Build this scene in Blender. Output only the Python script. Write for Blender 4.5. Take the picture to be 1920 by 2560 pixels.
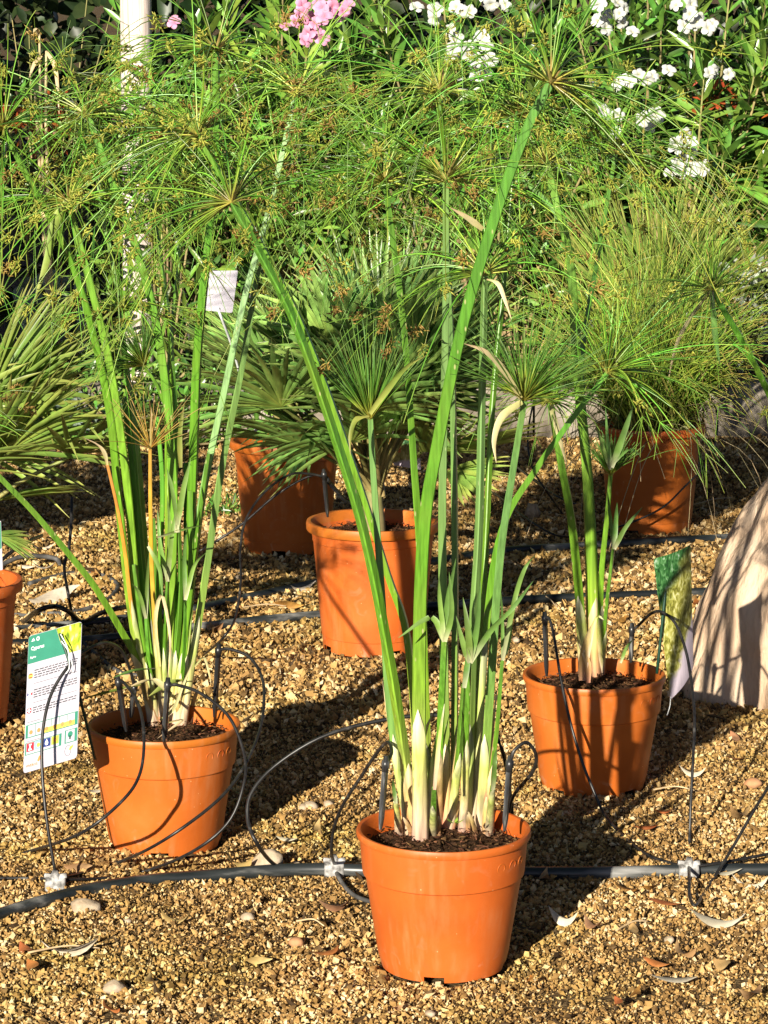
import bpy, math, random
import numpy as np
from mathutils import Vector

for o in list(bpy.data.objects):
    bpy.data.objects.remove(o, do_unlink=True)
scene = bpy.context.scene
COL = scene.collection
R = math.radians

# ------------------------------------------------------------------ camera
CAM_H, FPX, HORIZON = 1.45, 7400.0, -50.0          # photo is 1920 x 2560
PITCH = math.atan((1280 - HORIZON) / FPX)
cam = bpy.data.cameras.new('camera')
cam.sensor_fit = 'VERTICAL'; cam.sensor_height = 36.0
cam.lens = 36.0 * FPX / 2560.0
cam.clip_start = 0.05; cam.clip_end = 500
camo = bpy.data.objects.new('camera', cam); COL.objects.link(camo)
camo.location = (0, 0, CAM_H); camo.rotation_euler = (math.pi/2 - PITCH, 0, 0)
scene.camera = camo
scene.render.resolution_x, scene.render.resolution_y = 768, 1024

# ------------------------------------------------------------------ light
SUN_AZ, SUN_EL = R(20), R(18.5)
sdir = Vector((math.sin(SUN_AZ)*math.cos(SUN_EL), math.cos(SUN_AZ)*math.cos(SUN_EL), -math.sin(SUN_EL)))
world = bpy.data.worlds.new('World'); scene.world = world; world.use_nodes = True
wn = world.node_tree.nodes; wl = world.node_tree.links
sky = wn.new('ShaderNodeTexSky'); sky.sky_type = 'NISHITA'; sky.sun_disc = False
sky.air_density = 0.35; sky.dust_density = 0.3; sky.sun_elevation = SUN_EL; sky.sun_rotation = math.pi + SUN_AZ
bg = wn['Background']; bg.inputs['Strength'].default_value = 0.05
wl.new(sky.outputs['Color'], bg.inputs['Color'])
sun = bpy.data.lights.new('sun', 'SUN'); sun.energy = 5.0; sun.angle = R(0.5); sun.color = (1.0, 0.92, 0.77)
suno = bpy.data.objects.new('sun', sun); COL.objects.link(suno)
suno.rotation_euler = sdir.to_track_quat('-Z', 'Y').to_euler()
suno.location = (-3, -6, 5)
vs = scene.view_settings
vs.view_transform = 'Standard'; vs.look = 'None'; vs.gamma = 1.0; vs.exposure = 0.92; vs.use_curve_mapping = False

# ------------------------------------------------------------------ pixel helpers (photo seen at 1659 x 2212)
K = 1920.0 / 1659.0
cp, sp = math.cos(PITCH), math.sin(PITCH)
def ray(u, v):
    x = (u*K - 960) / FPX; y = (1280 - v*K) / FPX
    return (x, cp + y*sp, -sp + y*cp)
def P(u, v, Y):
    d = ray(u, v); t = Y / d[1]
    return np.array((d[0]*t, Y, CAM_H + d[2]*t))
def G(u, v, z=0.0):
    d = ray(u, v); t = (CAM_H - z) / -d[2]
    return np.array((d[0]*t, d[1]*t, z))

def nrm(a):
    a = np.asarray(a, float)
    return a / np.maximum(np.linalg.norm(a, axis=-1, keepdims=True), 1e-9)

def catmull(pts, n=24):
    p = np.asarray(pts, float)
    if len(p) == 2:
        t = np.linspace(0, 1, n)[:, None]; return p[0]*(1-t) + p[1]*t
    q = np.vstack([2*p[0]-p[1], p, 2*p[-1]-p[-2]])
    m = len(p) - 1
    out = []
    for s in np.linspace(0, m - 1e-6, n):
        i = int(s); t = s - i
        a, b, c, d = q[i], q[i+1], q[i+2], q[i+3]
        out.append(0.5*((2*b) + (c-a)*t + (2*a-5*b+4*c-d)*t*t + (3*b-a-3*c+d)*t**3))
    return np.array(out)

# ------------------------------------------------------------------ mesh builder
class MB:
    def __init__(s):
        s.v = []; s.q = []; s.t = []; s.p = []; s.n = 0
    def add(s, v, q=None, t=None, prm=None):
        v = np.asarray(v, float).reshape(-1, 3)
        s.v.append(v)
        if q is not None and len(q): s.q.append(np.asarray(q, int) + s.n)
        if t is not None and len(t): s.t.append(np.asarray(t, int) + s.n)
        s.p.append(np.zeros((len(v), 3)) if prm is None else np.asarray(prm, float).reshape(-1, 3))
        s.n += len(v)
    def tubes(s, paths, radii, ns=3, rnd=None, ref=(0.31, -0.9, 0.2), phase=0.0, shape=None, cap=False):
        """paths (N,K,3), radii (N,K)"""
        paths = np.asarray(paths, float)
        if paths.ndim == 2: paths = paths[None]
        N, Kp, _ = paths.shape
        radii = np.broadcast_to(np.asarray(radii, float), (N, Kp))
        rnd = np.zeros(N) if rnd is None else np.broadcast_to(np.asarray(rnd, float), (N,))
        tan = nrm(np.gradient(paths, axis=1))
        rf = np.broadcast_to(np.asarray(ref, float), paths.shape)
        a = nrm(rf - tan*np.sum(tan*rf, -1, keepdims=True)); b = np.cross(tan, a)
        if shape is None:
            ang = np.arange(ns)*2*math.pi/ns + phase; rr = np.ones(ns)
        else:
            ang = np.array([x[0] for x in shape]) + phase; rr = np.array([x[1] for x in shape]); ns = len(ang)
        off = a[:, :, None, :]*(np.cos(ang)*rr)[None, None, :, None] + b[:, :, None, :]*(np.sin(ang)*rr)[None, None, :, None]
        v = paths[:, :, None, :] + off*radii[:, :, None, None]
        idx = np.arange(N*Kp*ns).reshape(N, Kp, ns)
        i0 = idx[:, :-1, :]; i1 = idx[:, 1:, :]
        q = np.stack([i0, np.roll(i0, -1, 2), np.roll(i1, -1, 2), i1], -1).reshape(-1, 4)
        prm = np.zeros((N, Kp, ns, 3))
        prm[..., 0] = np.linspace(0, 1, Kp)[None, :, None]
        prm[..., 1] = (np.arange(ns)/ns)[None, None, :]
        prm[..., 2] = rnd[:, None, None]
        base = s.n
        s.add(v, q, None, prm)
        if cap:
            t = []
            for k in range(1, ns-1):
                t += [(base+0, base+k+1, base+k), (base+(Kp-1)*ns, base+(Kp-1)*ns+k, base+(Kp-1)*ns+k+1)]
            s.t.append(np.array(t))
    def ribbons(s, paths, widths, side, fold=0.25, rnd=None, nvec=None):
        """V-folded leaves: paths (N,K,3), widths (N,K), side (N,3) or (N,K,3)"""
        paths = np.asarray(paths, float)
        if paths.ndim == 2: paths = paths[None]
        N, Kp, _ = paths.shape
        widths = np.broadcast_to(np.asarray(widths, float), (N, Kp))
        rnd = np.zeros(N) if rnd is None else np.broadcast_to(np.asarray(rnd, float), (N,))
        side = np.asarray(side, float)
        if side.ndim == 1: side = side[None]
        if side.ndim == 2: side = side[:, None, :]
        side = np.broadcast_to(side, paths.shape)
        tan = nrm(np.gradient(paths, axis=1))
        sd = nrm(side - tan*np.sum(tan*side, -1, keepdims=True)); no = np.cross(sd, tan)
        L = paths + sd*widths[..., None]*.5 + no*widths[..., None]*fold
        Rr = paths - sd*widths[..., None]*.5 + no*widths[..., None]*fold
        v = np.stack([L, paths, Rr], 2)
        idx = np.arange(N*Kp*3).reshape(N, Kp, 3)
        q = np.concatenate([np.stack([idx[:, :-1, k], idx[:, :-1, k+1], idx[:, 1:, k+1], idx[:, 1:, k]], -1).reshape(-1, 4) for k in (0, 1)])
        prm = np.zeros((N, Kp, 3, 3))
        prm[..., 0] = np.linspace(0, 1, Kp)[None, :, None]
        prm[..., 1] = np.array([0, .5, 1])[None, None, :]
        prm[..., 2] = rnd[:, None, None]
        s.add(v, q, None, prm)
    def box(s, c, size, rot=0.0, rnd=0.0):
        x, y, z = np.array(size)/2
        v = np.array([(a*x, b*y, d*z) for d in (-1, 1) for b in (-1, 1) for a in (-1, 1)])
        cr, sr = math.cos(rot), math.sin(rot)
        v = np.stack([v[:, 0]*cr - v[:, 1]*sr, v[:, 0]*sr + v[:, 1]*cr, v[:, 2]], 1) + np.array(c)
        q = [(0, 2, 3, 1), (4, 5, 7, 6), (0, 1, 5, 4), (2, 6, 7, 3), (0, 4, 6, 2), (1, 3, 7, 5)]
        s.add(v, q, None, np.full((8, 3), rnd))
    def mesh(s, name, smooth=True, sharp=None):
        v = np.concatenate(s.v); p = np.concatenate(s.p)
        q = np.concatenate(s.q) if s.q else np.zeros((0, 4), int)
        t = np.concatenate(s.t) if s.t else np.zeros((0, 3), int)
        m = bpy.data.meshes.new(name)
        m.vertices.add(len(v)); m.vertices.foreach_set('co', v.astype(np.float32).ravel())
        li = np.concatenate([q.ravel(), t.ravel()]).astype(np.int32)
        m.loops.add(len(li)); m.loops.foreach_set('vertex_index', li)
        nf = len(q) + len(t)
        st = np.concatenate([np.arange(len(q))*4, len(q)*4 + np.arange(len(t))*3]).astype(np.int32)
        m.polygons.add(nf); m.polygons.foreach_set('loop_start', st)
        m.polygons.foreach_set('use_smooth', np.full(nf, bool(smooth)))
        m.update(calc_edges=True)
        at = m.attributes.new('prm', 'FLOAT_VECTOR', 'POINT')
        at.data.foreach_set('vector', p.astype(np.float32).ravel())
        if sharp is not None: m.set_sharp_from_angle(angle=sharp)
        return m
    def build(s, name, mat, parent=None, smooth=True, sharp=None, kind=None, loc=None):
        m = s.mesh(name, smooth, sharp); m.materials.append(mat)
        o = bpy.data.objects.new(name, m); COL.objects.link(o)
        if parent is not None: o.parent = parent
        if kind: o['kind'] = kind
        return o

def tag(o, label, cat, group=None):
    o['label'] = label; o['category'] = cat
    if group: o['group'] = group
    return o
def empty(name, loc):
    o = bpy.data.objects.new(name, None); COL.objects.link(o)
    o.empty_display_size = 0.1
    ROOTS[o.name] = np.array(loc, float)
    o.location = [float(a) for a in loc]
    return o
ROOTS = {}
class Thing:
    """An Empty at the thing's base; parts are given in world coordinates."""
    def __init__(s, name, loc, label, cat, group=None):
        s.o = empty(name, loc); s.loc = np.array(loc, float); tag(s.o, label, cat, group)
    def part(s, mb, name, mat, parent=None, **kw):
        mb.v = [a - s.loc for a in mb.v]
        return mb.build(name, mat, parent or s.o, **kw)

# ------------------------------------------------------------------ materials
MATS = {}
def newmat(name):
    m = bpy.data.materials.new(name); m.use_nodes = True
    MATS[name] = m
    return m, m.node_tree.nodes, m.node_tree.links, m.node_tree.nodes['Principled BSDF']
def prm_nodes(n, l):
    at = n.new('ShaderNodeAttribute'); at.attribute_name = 'prm'
    sx = n.new('ShaderNodeSeparateXYZ'); l.new(at.outputs['Vector'], sx.inputs[0])
    return sx
def ramp(n, stops, interp='LINEAR'):
    r = n.new('ShaderNodeValToRGB'); e = r.color_ramp.elements; r.color_ramp.interpolation = interp
    while len(e) < len(stops): e.new(0.5)
    for k, (p, c) in enumerate(stops):
        e[k].position = p; e[k].color = (*c, 1)
    return r
def veg(name, stops, val=(0.7, 1.25), hue=0.02, trans=0.25, rough=0.42, spec=0.35, streak=0.25, scale=30, stretch=(1, 1, 1), specks=None, rib=0.0):
    m, n, l, b = newmat(name)
    sx = prm_nodes(n, l)
    r = ramp(n, stops); l.new(sx.outputs[0], r.inputs[0])
    mv = n.new('ShaderNodeMapRange'); mv.inputs[3].default_value = val[0]; mv.inputs[4].default_value = val[1]
    l.new(sx.outputs[2], mv.inputs[0])
    mulr = n.new('ShaderNodeMath'); mulr.operation = 'MULTIPLY'; mulr.inputs[1].default_value = 7.31; l.new(sx.outputs[2], mulr.inputs[0])
    fr = n.new('ShaderNodeMath'); fr.operation = 'FRACT'; l.new(mulr.outputs[0], fr.inputs[0])
    mh = n.new('ShaderNodeMapRange'); mh.inputs[3].default_value = .5 - hue; mh.inputs[4].default_value = .5 + hue
    l.new(fr.outputs[0], mh.inputs[0])
    tc = n.new('ShaderNodeTexCoord')
    ns = n.new('ShaderNodeTexNoise'); ns.inputs['Scale'].default_value = scale; ns.inputs['Detail'].default_value = 4
    mp = n.new('ShaderNodeMapping'); mp.inputs['Scale'].default_value = stretch
    l.new(tc.outputs['Object'], mp.inputs[0]); l.new(mp.outputs[0], ns.inputs['Vector'])
    ms = n.new('ShaderNodeMapRange'); ms.inputs[1].default_value = .3; ms.inputs[2].default_value = .7
    ms.inputs[3].default_value = 1 - streak; ms.inputs[4].default_value = 1 + streak
    l.new(ns.outputs['Fac'], ms.inputs[0])
    mm = n.new('ShaderNodeMath'); mm.operation = 'MULTIPLY'; l.new(mv.outputs[0], mm.inputs[0]); l.new(ms.outputs[0], mm.inputs[1])
    h = n.new('ShaderNodeHueSaturation'); l.new(r.outputs[0], h.inputs['Color']); l.new(mm.outputs[0], h.inputs['Value']); l.new(mh.outputs[0], h.inputs['Hue'])
    if specks:
        vo = n.new('ShaderNodeTexVoronoi'); vo.inputs['Scale'].default_value = specks[0]
        m2 = n.new('ShaderNodeMapping'); m2.inputs['Scale'].default_value = (1, 1, .35); l.new(tc.outputs['Object'], m2.inputs[0]); l.new(m2.outputs[0], vo.inputs['Vector'])
        rs = ramp(n, [(.07, (1, 1, 1)), (.13, (0, 0, 0))]); l.new(vo.outputs['Distance'], rs.inputs[0])
        nl = n.new('ShaderNodeTexNoise'); nl.inputs['Scale'].default_value = 7; nl.inputs['Detail'].default_value = 5; l.new(tc.outputs['Object'], nl.inputs['Vector'])
        rl = ramp(n, [(.50, (0, 0, 0)), (.72, (.6, .6, .6))]); l.new(nl.outputs['Fac'], rl.inputs[0])
        mxa = n.new('ShaderNodeMix'); mxa.data_type = 'RGBA'; l.new(rl.outputs[0], mxa.inputs[0]); l.new(h.outputs[0], mxa.inputs[6]); mxa.inputs[7].default_value = (*specks[2], 1)
        mxb = n.new('ShaderNodeMix'); mxb.data_type = 'RGBA'; l.new(rs.outputs[0], mxb.inputs[0]); l.new(mxa.outputs[2], mxb.inputs[6]); mxb.inputs[7].default_value = (*specks[1], 1)
        l.new(mxb.outputs[2], b.inputs['Base Color'])
    else:
        l.new(h.outputs[0], b.inputs['Base Color'])
    if rib:
        bp = n.new('ShaderNodeBump'); bp.inputs['Strength'].default_value = rib; bp.inputs['Distance'].default_value = .0015
        l.new(ns.outputs['Fac'], bp.inputs['Height']); l.new(bp.outputs[0], b.inputs['Normal'])
    b.inputs['Roughness'].default_value = rough; b.inputs['Specular IOR Level'].default_value = spec
    if trans > 0:
        tr = n.new('ShaderNodeBsdfTranslucent'); l.new(h.outputs[0], tr.inputs['Color'])
        mx = n.new('ShaderNodeMixShader'); mx.inputs[0].default_value = trans
        l.new(b.outputs[0], mx.inputs[1]); l.new(tr.outputs[0], mx.inputs[2])
        l.new(mx.outputs[0], n['Material Output'].inputs['Surface'])
    return m
def surf(name, stops, scale=12, detail=6, rough=0.6, spec=0.3, bump=0.0, bscale=60, stretch=(1, 1, 1), rnd=False, bdist=0.002, coord='Object'):
    m, n, l, b = newmat(name)
    tc = n.new('ShaderNodeTexCoord'); mp = n.new('ShaderNodeMapping'); mp.inputs['Scale'].default_value = stretch
    l.new(tc.outputs[coord], mp.inputs['Vector'])
    ns = n.new('ShaderNodeTexNoise'); ns.inputs['Scale'].default_value = scale; ns.inputs['Detail'].default_value = detail
    l.new(mp.outputs[0], ns.inputs['Vector'])
    r = ramp(n, stops); l.new(ns.outputs['Fac'], r.inputs[0])
    l.new(r.outputs[0], b.inputs['Base Color'])
    b.inputs['Roughness'].default_value = rough; b.inputs['Specular IOR Level'].default_value = spec
    if bump:
        n2 = n.new('ShaderNodeTexNoise'); n2.inputs['Scale'].default_value = bscale; n2.inputs['Detail'].default_value = 6
        l.new(mp.outputs[0], n2.inputs['Vector'])
        bp = n.new('ShaderNodeBump'); bp.inputs['Strength'].default_value = bump; bp.inputs['Distance'].default_value = bdist
        l.new(n2.outputs['Fac'], bp.inputs['Height']); l.new(bp.outputs[0], b.inputs['Normal'])
    return m
def plain(name, col, rough=0.5, spec=0.4, scale=40, var=0.12):
    return surf(name, [(0.3, tuple(c*(1-var) for c in col)), (0.7, tuple(min(1, c*(1+var)) for c in col))], scale=scale, rough=rough, spec=spec)

def pot_material():
    m, n, l, b = newmat('terracotta_plastic')
    tc = n.new('ShaderNodeTexCoord')
    info = n.new('ShaderNodeObjectInfo')
    vm = n.new('ShaderNodeVectorMath'); vm.operation = 'ADD'; l.new(tc.outputs['Object'], vm.inputs[0]); l.new(info.outputs['Location'], vm.inputs[1])
    ns = n.new('ShaderNodeTexNoise'); ns.inputs['Scale'].default_value = 9; ns.inputs['Detail'].default_value = 5; l.new(vm.outputs[0], ns.inputs['Vector'])
    r = ramp(n, [(0.3, (0.45, 0.100, 0.013)), (0.55, (0.54, 0.130, 0.018)), (0.75, (0.60, 0.165, 0.034))]); l.new(ns.outputs['Fac'], r.inputs[0])
    hs = n.new('ShaderNodeHueSaturation'); l.new(r.outputs[0], hs.inputs['Color'])
    mh = n.new('ShaderNodeMapRange'); mh.inputs[3].default_value = .488; mh.inputs[4].default_value = .508; l.new(info.outputs['Random'], mh.inputs[0]); l.new(mh.outputs[0], hs.inputs['Hue'])
    mv = n.new('ShaderNodeMapRange'); mv.inputs[3].default_value = 1.08; mv.inputs[4].default_value = .88; l.new(info.outputs['Random'], mv.inputs[0]); l.new(mv.outputs[0], hs.inputs['Value'])
    # run-off streaks and faded film
    sm = n.new('ShaderNodeMapping'); sm.inputs['Scale'].default_value = (1, 1, .10); l.new(vm.outputs[0], sm.inputs[0])
    nst = n.new('ShaderNodeTexNoise'); nst.inputs['Scale'].default_value = 55; nst.inputs['Detail'].default_value = 5; l.new(sm.outputs[0], nst.inputs['Vector'])
    nbr = n.new('ShaderNodeTexNoise'); nbr.inputs['Scale'].default_value = 6; nbr.inputs['Detail'].default_value = 6; nbr.inputs['Distortion'].default_value = .8; l.new(vm.outputs[0], nbr.inputs['Vector'])
    rst = ramp(n, [(.48, (0, 0, 0)), (.78, (.55, .55, .55))]); l.new(nst.outputs['Fac'], rst.inputs[0])
    rbr = ramp(n, [(.42, (0, 0, 0)), (.66, (1, 1, 1))]); l.new(nbr.outputs['Fac'], rbr.inputs[0])
    mst = n.new('ShaderNodeMath'); mst.operation = 'MULTIPLY'; l.new(rst.outputs[0], mst.inputs[0]); l.new(rbr.outputs[0], mst.inputs[1])
    film = n.new('ShaderNodeMix'); film.data_type = 'RGBA'; l.new(mst.outputs[0], film.inputs[0]); l.new(hs.outputs[0], film.inputs[6]); film.inputs[7].default_value = (.60, .27, .12, 1)
    rst2 = ramp(n, [(.66, (0, 0, 0)), (.82, (.5, .5, .5))]); l.new(nbr.outputs['Fac'], rst2.inputs[0])
    dirt = n.new('ShaderNodeMix'); dirt.data_type = 'RGBA'; l.new(rst2.outputs[0], dirt.inputs[0]); l.new(film.outputs[2], dirt.inputs[6]); dirt.inputs[7].default_value = (.26, .10, .035, 1)
    # lime deposits and soil specks
    n2 = n.new('ShaderNodeTexNoise'); n2.inputs['Scale'].default_value = 26; n2.inputs['Detail'].default_value = 8; n2.inputs['Distortion'].default_value = 1.2; l.new(vm.outputs[0], n2.inputs['Vector'])
    r2 = ramp(n, [(0.60, (0, 0, 0)), (0.78, (0.55, 0.55, 0.55))]); l.new(n2.outputs['Fac'], r2.inputs[0])
    sz = n.new('ShaderNodeSeparateXYZ'); l.new(tc.outputs['Object'], sz.inputs[0])
    lo = n.new('ShaderNodeMapRange'); lo.inputs[1].default_value = 0.045; lo.inputs[2].default_value = 0.0; lo.inputs[3].default_value = 0.25; lo.inputs[4].default_value = 1.6
    l.new(sz.outputs[2], lo.inputs[0])
    mu = n.new('ShaderNodeMath'); mu.operation = 'MULTIPLY'; mu.use_clamp = True; l.new(r2.outputs[0], mu.inputs[0]); l.new(lo.outputs[0], mu.inputs[1])
    mx = n.new('ShaderNodeMix'); mx.data_type = 'RGBA'; l.new(mu.outputs[0], mx.inputs[0]); l.new(dirt.outputs[2], mx.inputs[6]); mx.inputs[7].default_value = (0.62, 0.42, 0.29, 1)
    vo = n.new('ShaderNodeTexVoronoi'); vo.inputs['Scale'].default_value = 55; l.new(vm.outputs[0], vo.inputs['Vector'])
    r3 = ramp(n, [(0.035, (1, 1, 1)), (0.06, (0, 0, 0))]); l.new(vo.outputs['Distance'], r3.inputs[0])
    mx2 = n.new('ShaderNodeMix'); mx2.data_type = 'RGBA'; l.new(r3.outputs[0], mx2.inputs[0]); l.new(mx.outputs[2], mx2.inputs[6]); mx2.inputs[7].default_value = (0.66, 0.36, 0.17, 1)
    l.new(mx2.outputs[2], b.inputs['Base Color'])
    b.inputs['Roughness'].default_value = 0.47; b.inputs['Specular IOR Level'].default_value = 0.35
    n4 = n.new('ShaderNodeTexNoise'); n4.inputs['Scale'].default_value = 140; n4.inputs['Detail'].default_value = 3; l.new(tc.outputs['Object'], n4.inputs['Vector'])
    bp = n.new('ShaderNodeBump'); bp.inputs['Strength'].default_value = 0.10; bp.inputs['Distance'].default_value = 0.002
    l.new(n4.outputs['Fac'], bp.inputs['Height']); l.new(bp.outputs[0], b.inputs['Normal'])
    return m
M_POT = pot_material()
M_STEM = veg('papyrus_stem', [(0, (0.42, 0.38, 0.15)), (0.06, (0.36, 0.38, 0.09)), (0.13, (0.22, 0.35, 0.03)), (0.25, (0.125, 0.28, 0.018)), (0.7, (0.095, 0.235, 0.022)), (1, (0.11, 0.25, 0.035))], val=(0.85, 1.2), hue=0.012, trans=0.08, rough=0.33, spec=0.5, streak=0.35, scale=220, stretch=(1, 1, .03), specks=(75, (.34, .36, .14), (.17, .27, .03)), rib=.5)
M_STEM_GL = veg('glaucous_papyrus_stem', [(0, (0.42, 0.38, 0.15)), (0.06, (0.36, 0.38, 0.10)), (0.13, (0.20, 0.32, 0.05)), (0.25, (0.14, 0.265, 0.06)), (0.7, (0.125, 0.245, 0.07)), (1, (0.13, 0.25, 0.06))], val=(0.9, 1.25), hue=0.012, trans=0.06, rough=0.36, spec=0.5, streak=0.30, scale=220, stretch=(1, 1, .03), specks=(75, (.36, .40, .20), (.17, .27, .06)), rib=.5)
M_STEM_YEL = veg('dead_papyrus_stem', [(0, (0.45, 0.33, 0.06)), (0.5, (0.55, 0.30, 0.03)), (1, (0.42, 0.22, 0.05))], trans=0.05)
M_SHEATH = veg('pale_sheath', [(0, (0.52, 0.34, 0.24)), (0.15, (0.58, 0.46, 0.30)), (0.4, (0.56, 0.52, 0.20)), (0.65, (0.44, 0.50, 0.12)), (0.85, (0.60, 0.60, 0.32)), (1, (0.68, 0.66, 0.44))], val=(0.8, 1.2), hue=0.02, trans=0.15, rough=0.5, streak=0.5, scale=120, stretch=(1, 1, .06))
M_SHEATH_DRY = veg('dry_sheath', [(0, (0.44, 0.22, 0.13)), (0.3, (0.42, 0.25, 0.10)), (0.6, (0.50, 0.36, 0.14)), (1, (0.62, 0.52, 0.32))], trans=0.15, streak=0.55, scale=120, stretch=(1, 1, .06))
M_SHOOT = veg('young_leaf', [(0, (0.50, 0.50, 0.30)), (0.25, (0.17, 0.30, 0.06)), (1, (0.14, 0.26, 0.07))], trans=0.25)
M_RAY = veg('papyrus_ray', [(0, (0.54, 0.44, 0.10)), (0.10, (0.40, 0.45, 0.08)), (0.25, (0.18, 0.39, 0.035)), (0.8, (0.22, 0.43, 0.05)), (1, (0.40, 0.47, 0.08))], val=(0.45, 1.5), hue=0.03, trans=0.2, rough=0.32, spec=0.7, streak=0.1)
M_RAY_YOUNG = veg('young_papyrus_ray', [(0, (0.50, 0.40, 0.06)), (0.2, (0.34, 0.40, 0.05)), (0.4, (0.11, 0.27, 0.03)), (1, (0.13, 0.25, 0.05))], val=(0.65, 1.35), hue=0.02, trans=0.2, spec=0.5, streak=0.1)
M_RAY_DRY = veg('dry_papyrus_ray', [(0, (0.32, 0.15, 0.03)), (0.3, (0.50, 0.32, 0.06)), (1, (0.52, 0.36, 0.14))], val=(0.7, 1.2), trans=0.15, streak=0.1)
M_SPIKE = veg('spikelet', [(0, (0.34, 0.36, 0.05)), (1, (0.50, 0.50, 0.09))], val=(0.65, 1.3), hue=0.015, trans=0.3)
M_SPIKE_BR = veg('brown_spikelet', [(0, (0.36, 0.24, 0.05)), (1, (0.46, 0.31, 0.09))], val=(0.6, 1.3), hue=0.012, trans=0.3)
M_BRACT = veg('dry_bract', [(0, (0.46, 0.42, 0.16)), (0.4, (0.56, 0.50, 0.26)), (1, (0.60, 0.45, 0.26))], trans=0.2)
M_BRACT_BR = veg('brown_bract', [(0, (0.50, 0.42, 0.14)), (1, (0.40, 0.28, 0.09))], trans=0.15)
M_BRACT_GR = veg('green_bract', [(0, (0.40, 0.40, 0.10)), (0.5, (0.22, 0.30, 0.05)), (1, (0.36, 0.34, 0.10))], trans=0.2)
M_PALM = veg('palm_leaflet', [(0, (0.22, 0.29, 0.05)), (0.3, (0.195, 0.345, 0.075)), (0.9, (0.23, 0.385, 0.095)), (1, (0.46, 0.42, 0.17))], val=(0.45, 1.5), hue=0.025, trans=0.10, rough=0.30, spec=0.6)
M_PALM_Y = veg('lime_palm_leaflet', [(0, (0.24, 0.31, 0.06)), (0.5, (0.21, 0.33, 0.06)), (1, (0.34, 0.35, 0.09))], val=(0.6, 1.3), hue=0.02, trans=0.2, rough=0.4)
M_PETIOLE = veg('palm_petiole', [(0, (0.28, 0.20, 0.08)), (1, (0.20, 0.24, 0.06))], trans=0)
M_GRASS = veg('grass_blade', [(0, (0.30, 0.26, 0.07)), (0.3, (0.18, 0.32, 0.035)), (0.75, (0.27, 0.40, 0.05)), (1, (0.56, 0.46, 0.12))], val=(0.45, 1.55), hue=0.035, trans=0.2)
M_OLE = veg('oleander_leaf', [(0, (0.12, 0.21, 0.03)), (1, (0.075, 0.18, 0.028))], val=(0.4, 1.8), hue=0.03, trans=0.15, rough=0.33, spec=0.6)
M_OLE2 = veg('fresh_oleander_leaf', [(0, (0.16, 0.26, 0.035)), (1, (0.10, 0.215, 0.028))], val=(0.4, 1.8), hue=0.03, trans=0.15, rough=0.33, spec=0.6)
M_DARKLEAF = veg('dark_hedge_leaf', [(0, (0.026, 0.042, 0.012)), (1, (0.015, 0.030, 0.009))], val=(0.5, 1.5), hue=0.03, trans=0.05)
M_BLUELEAF = veg('blue_grey_leaf', [(0, (0.17, 0.22, 0.17)), (1, (0.20, 0.26, 0.21))], val=(0.8, 1.2), trans=0.1, rough=0.6)
M_SILVER = veg('silver_leaf', [(0, (0.30, 0.34, 0.27)), (1, (0.42, 0.45, 0.38))], val=(0.6, 1.2), trans=0.15, rough=0.6)
M_REDLEAF = veg('rust_leaf', [(0, (0.36, 0.085, 0.02)), (1, (0.42, 0.12, 0.03))], val=(0.5, 1.2), hue=0.02, trans=0.2)
M_DRY = veg('dry_leaf', [(0, (0.42, 0.24, 0.10)), (1, (0.50, 0.33, 0.15))], val=(0.6, 1.3), hue=0.03, trans=0.15, rough=0.6, streak=0.4, scale=50)
M_DRY_OR = veg('orange_dry_leaf', [(0, (0.42, 0.15, 0.04)), (1, (0.50, 0.22, 0.06))], val=(0.6, 1.2), hue=0.02, trans=0.15, rough=0.6, streak=0.4, scale=50)
M_PALE = veg('bleached_leaf', [(0, (0.58, 0.50, 0.36)), (1, (0.62, 0.56, 0.44))], val=(0.8, 1.1), trans=0.1, rough=0.6, streak=0.25, scale=50)
M_STALK = veg('woody_stalk', [(0, (0.30, 0.21, 0.11)), (1, (0.24, 0.22, 0.08))], trans=0, rough=0.7)
M_STRAW = veg('straw_stalk', [(0, (0.52, 0.40, 0.20)), (1, (0.58, 0.46, 0.26))], trans=0.1, rough=0.6)
M_WHITEFL = veg('white_petal', [(0, (0.48, 0.46, 0.22)), (0.3, (0.60, 0.61, 0.57)), (1, (0.62, 0.63, 0.62))], val=(0.8, 1.06), hue=0.0, trans=0.2, rough=0.6, streak=0.08, scale=70)
M_PINKFL = veg('pink_petal', [(0, (0.66, 0.24, 0.30)), (0.3, (0.70, 0.28, 0.44)), (1, (0.74, 0.38, 0.55))], val=(0.85, 1.06), hue=0.01, trans=0.2, rough=0.6, streak=0.05)
M_SOIL = surf('potting_soil', [(0.3, (0.018, 0.010, 0.006)), (0.6, (0.07, 0.035, 0.018)), (0.8, (0.14, 0.07, 0.035))], scale=70, rough=0.95, spec=0.1, bump=0.9, bscale=120, bdist=0.006)
M_BARK = veg('bark_chip', [(0, (0.06, 0.028, 0.013)), (1, (0.10, 0.05, 0.024))], val=(0.2, 1.9), hue=0.02, trans=0, rough=0.9, spec=0.1)
M_HOSE = surf('black_tubing', [(0.40, (0.010, 0.009, 0.009)), (0.62, (0.022, 0.021, 0.020)), (0.78, (0.09, 0.085, 0.08))], scale=60, rough=0.40, spec=0.45)
M_HOSE_GREY = surf('weathered_tubing', [(0.35, (0.05, 0.048, 0.045)), (0.55, (0.11, 0.105, 0.10)), (0.75, (0.24, 0.23, 0.215))], scale=28, rough=0.6, spec=0.3)
M_PIPE = surf('pe_main_pipe', [(0.42, (0.010, 0.013, 0.014)), (0.54, (0.028, 0.032, 0.033)), (0.60, (0.12, 0.12, 0.115)), (0.74, (0.42, 0.41, 0.39))], scale=11, detail=12, rough=0.36, spec=0.5, stretch=(0.30, 1.6, 2.4))
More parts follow.
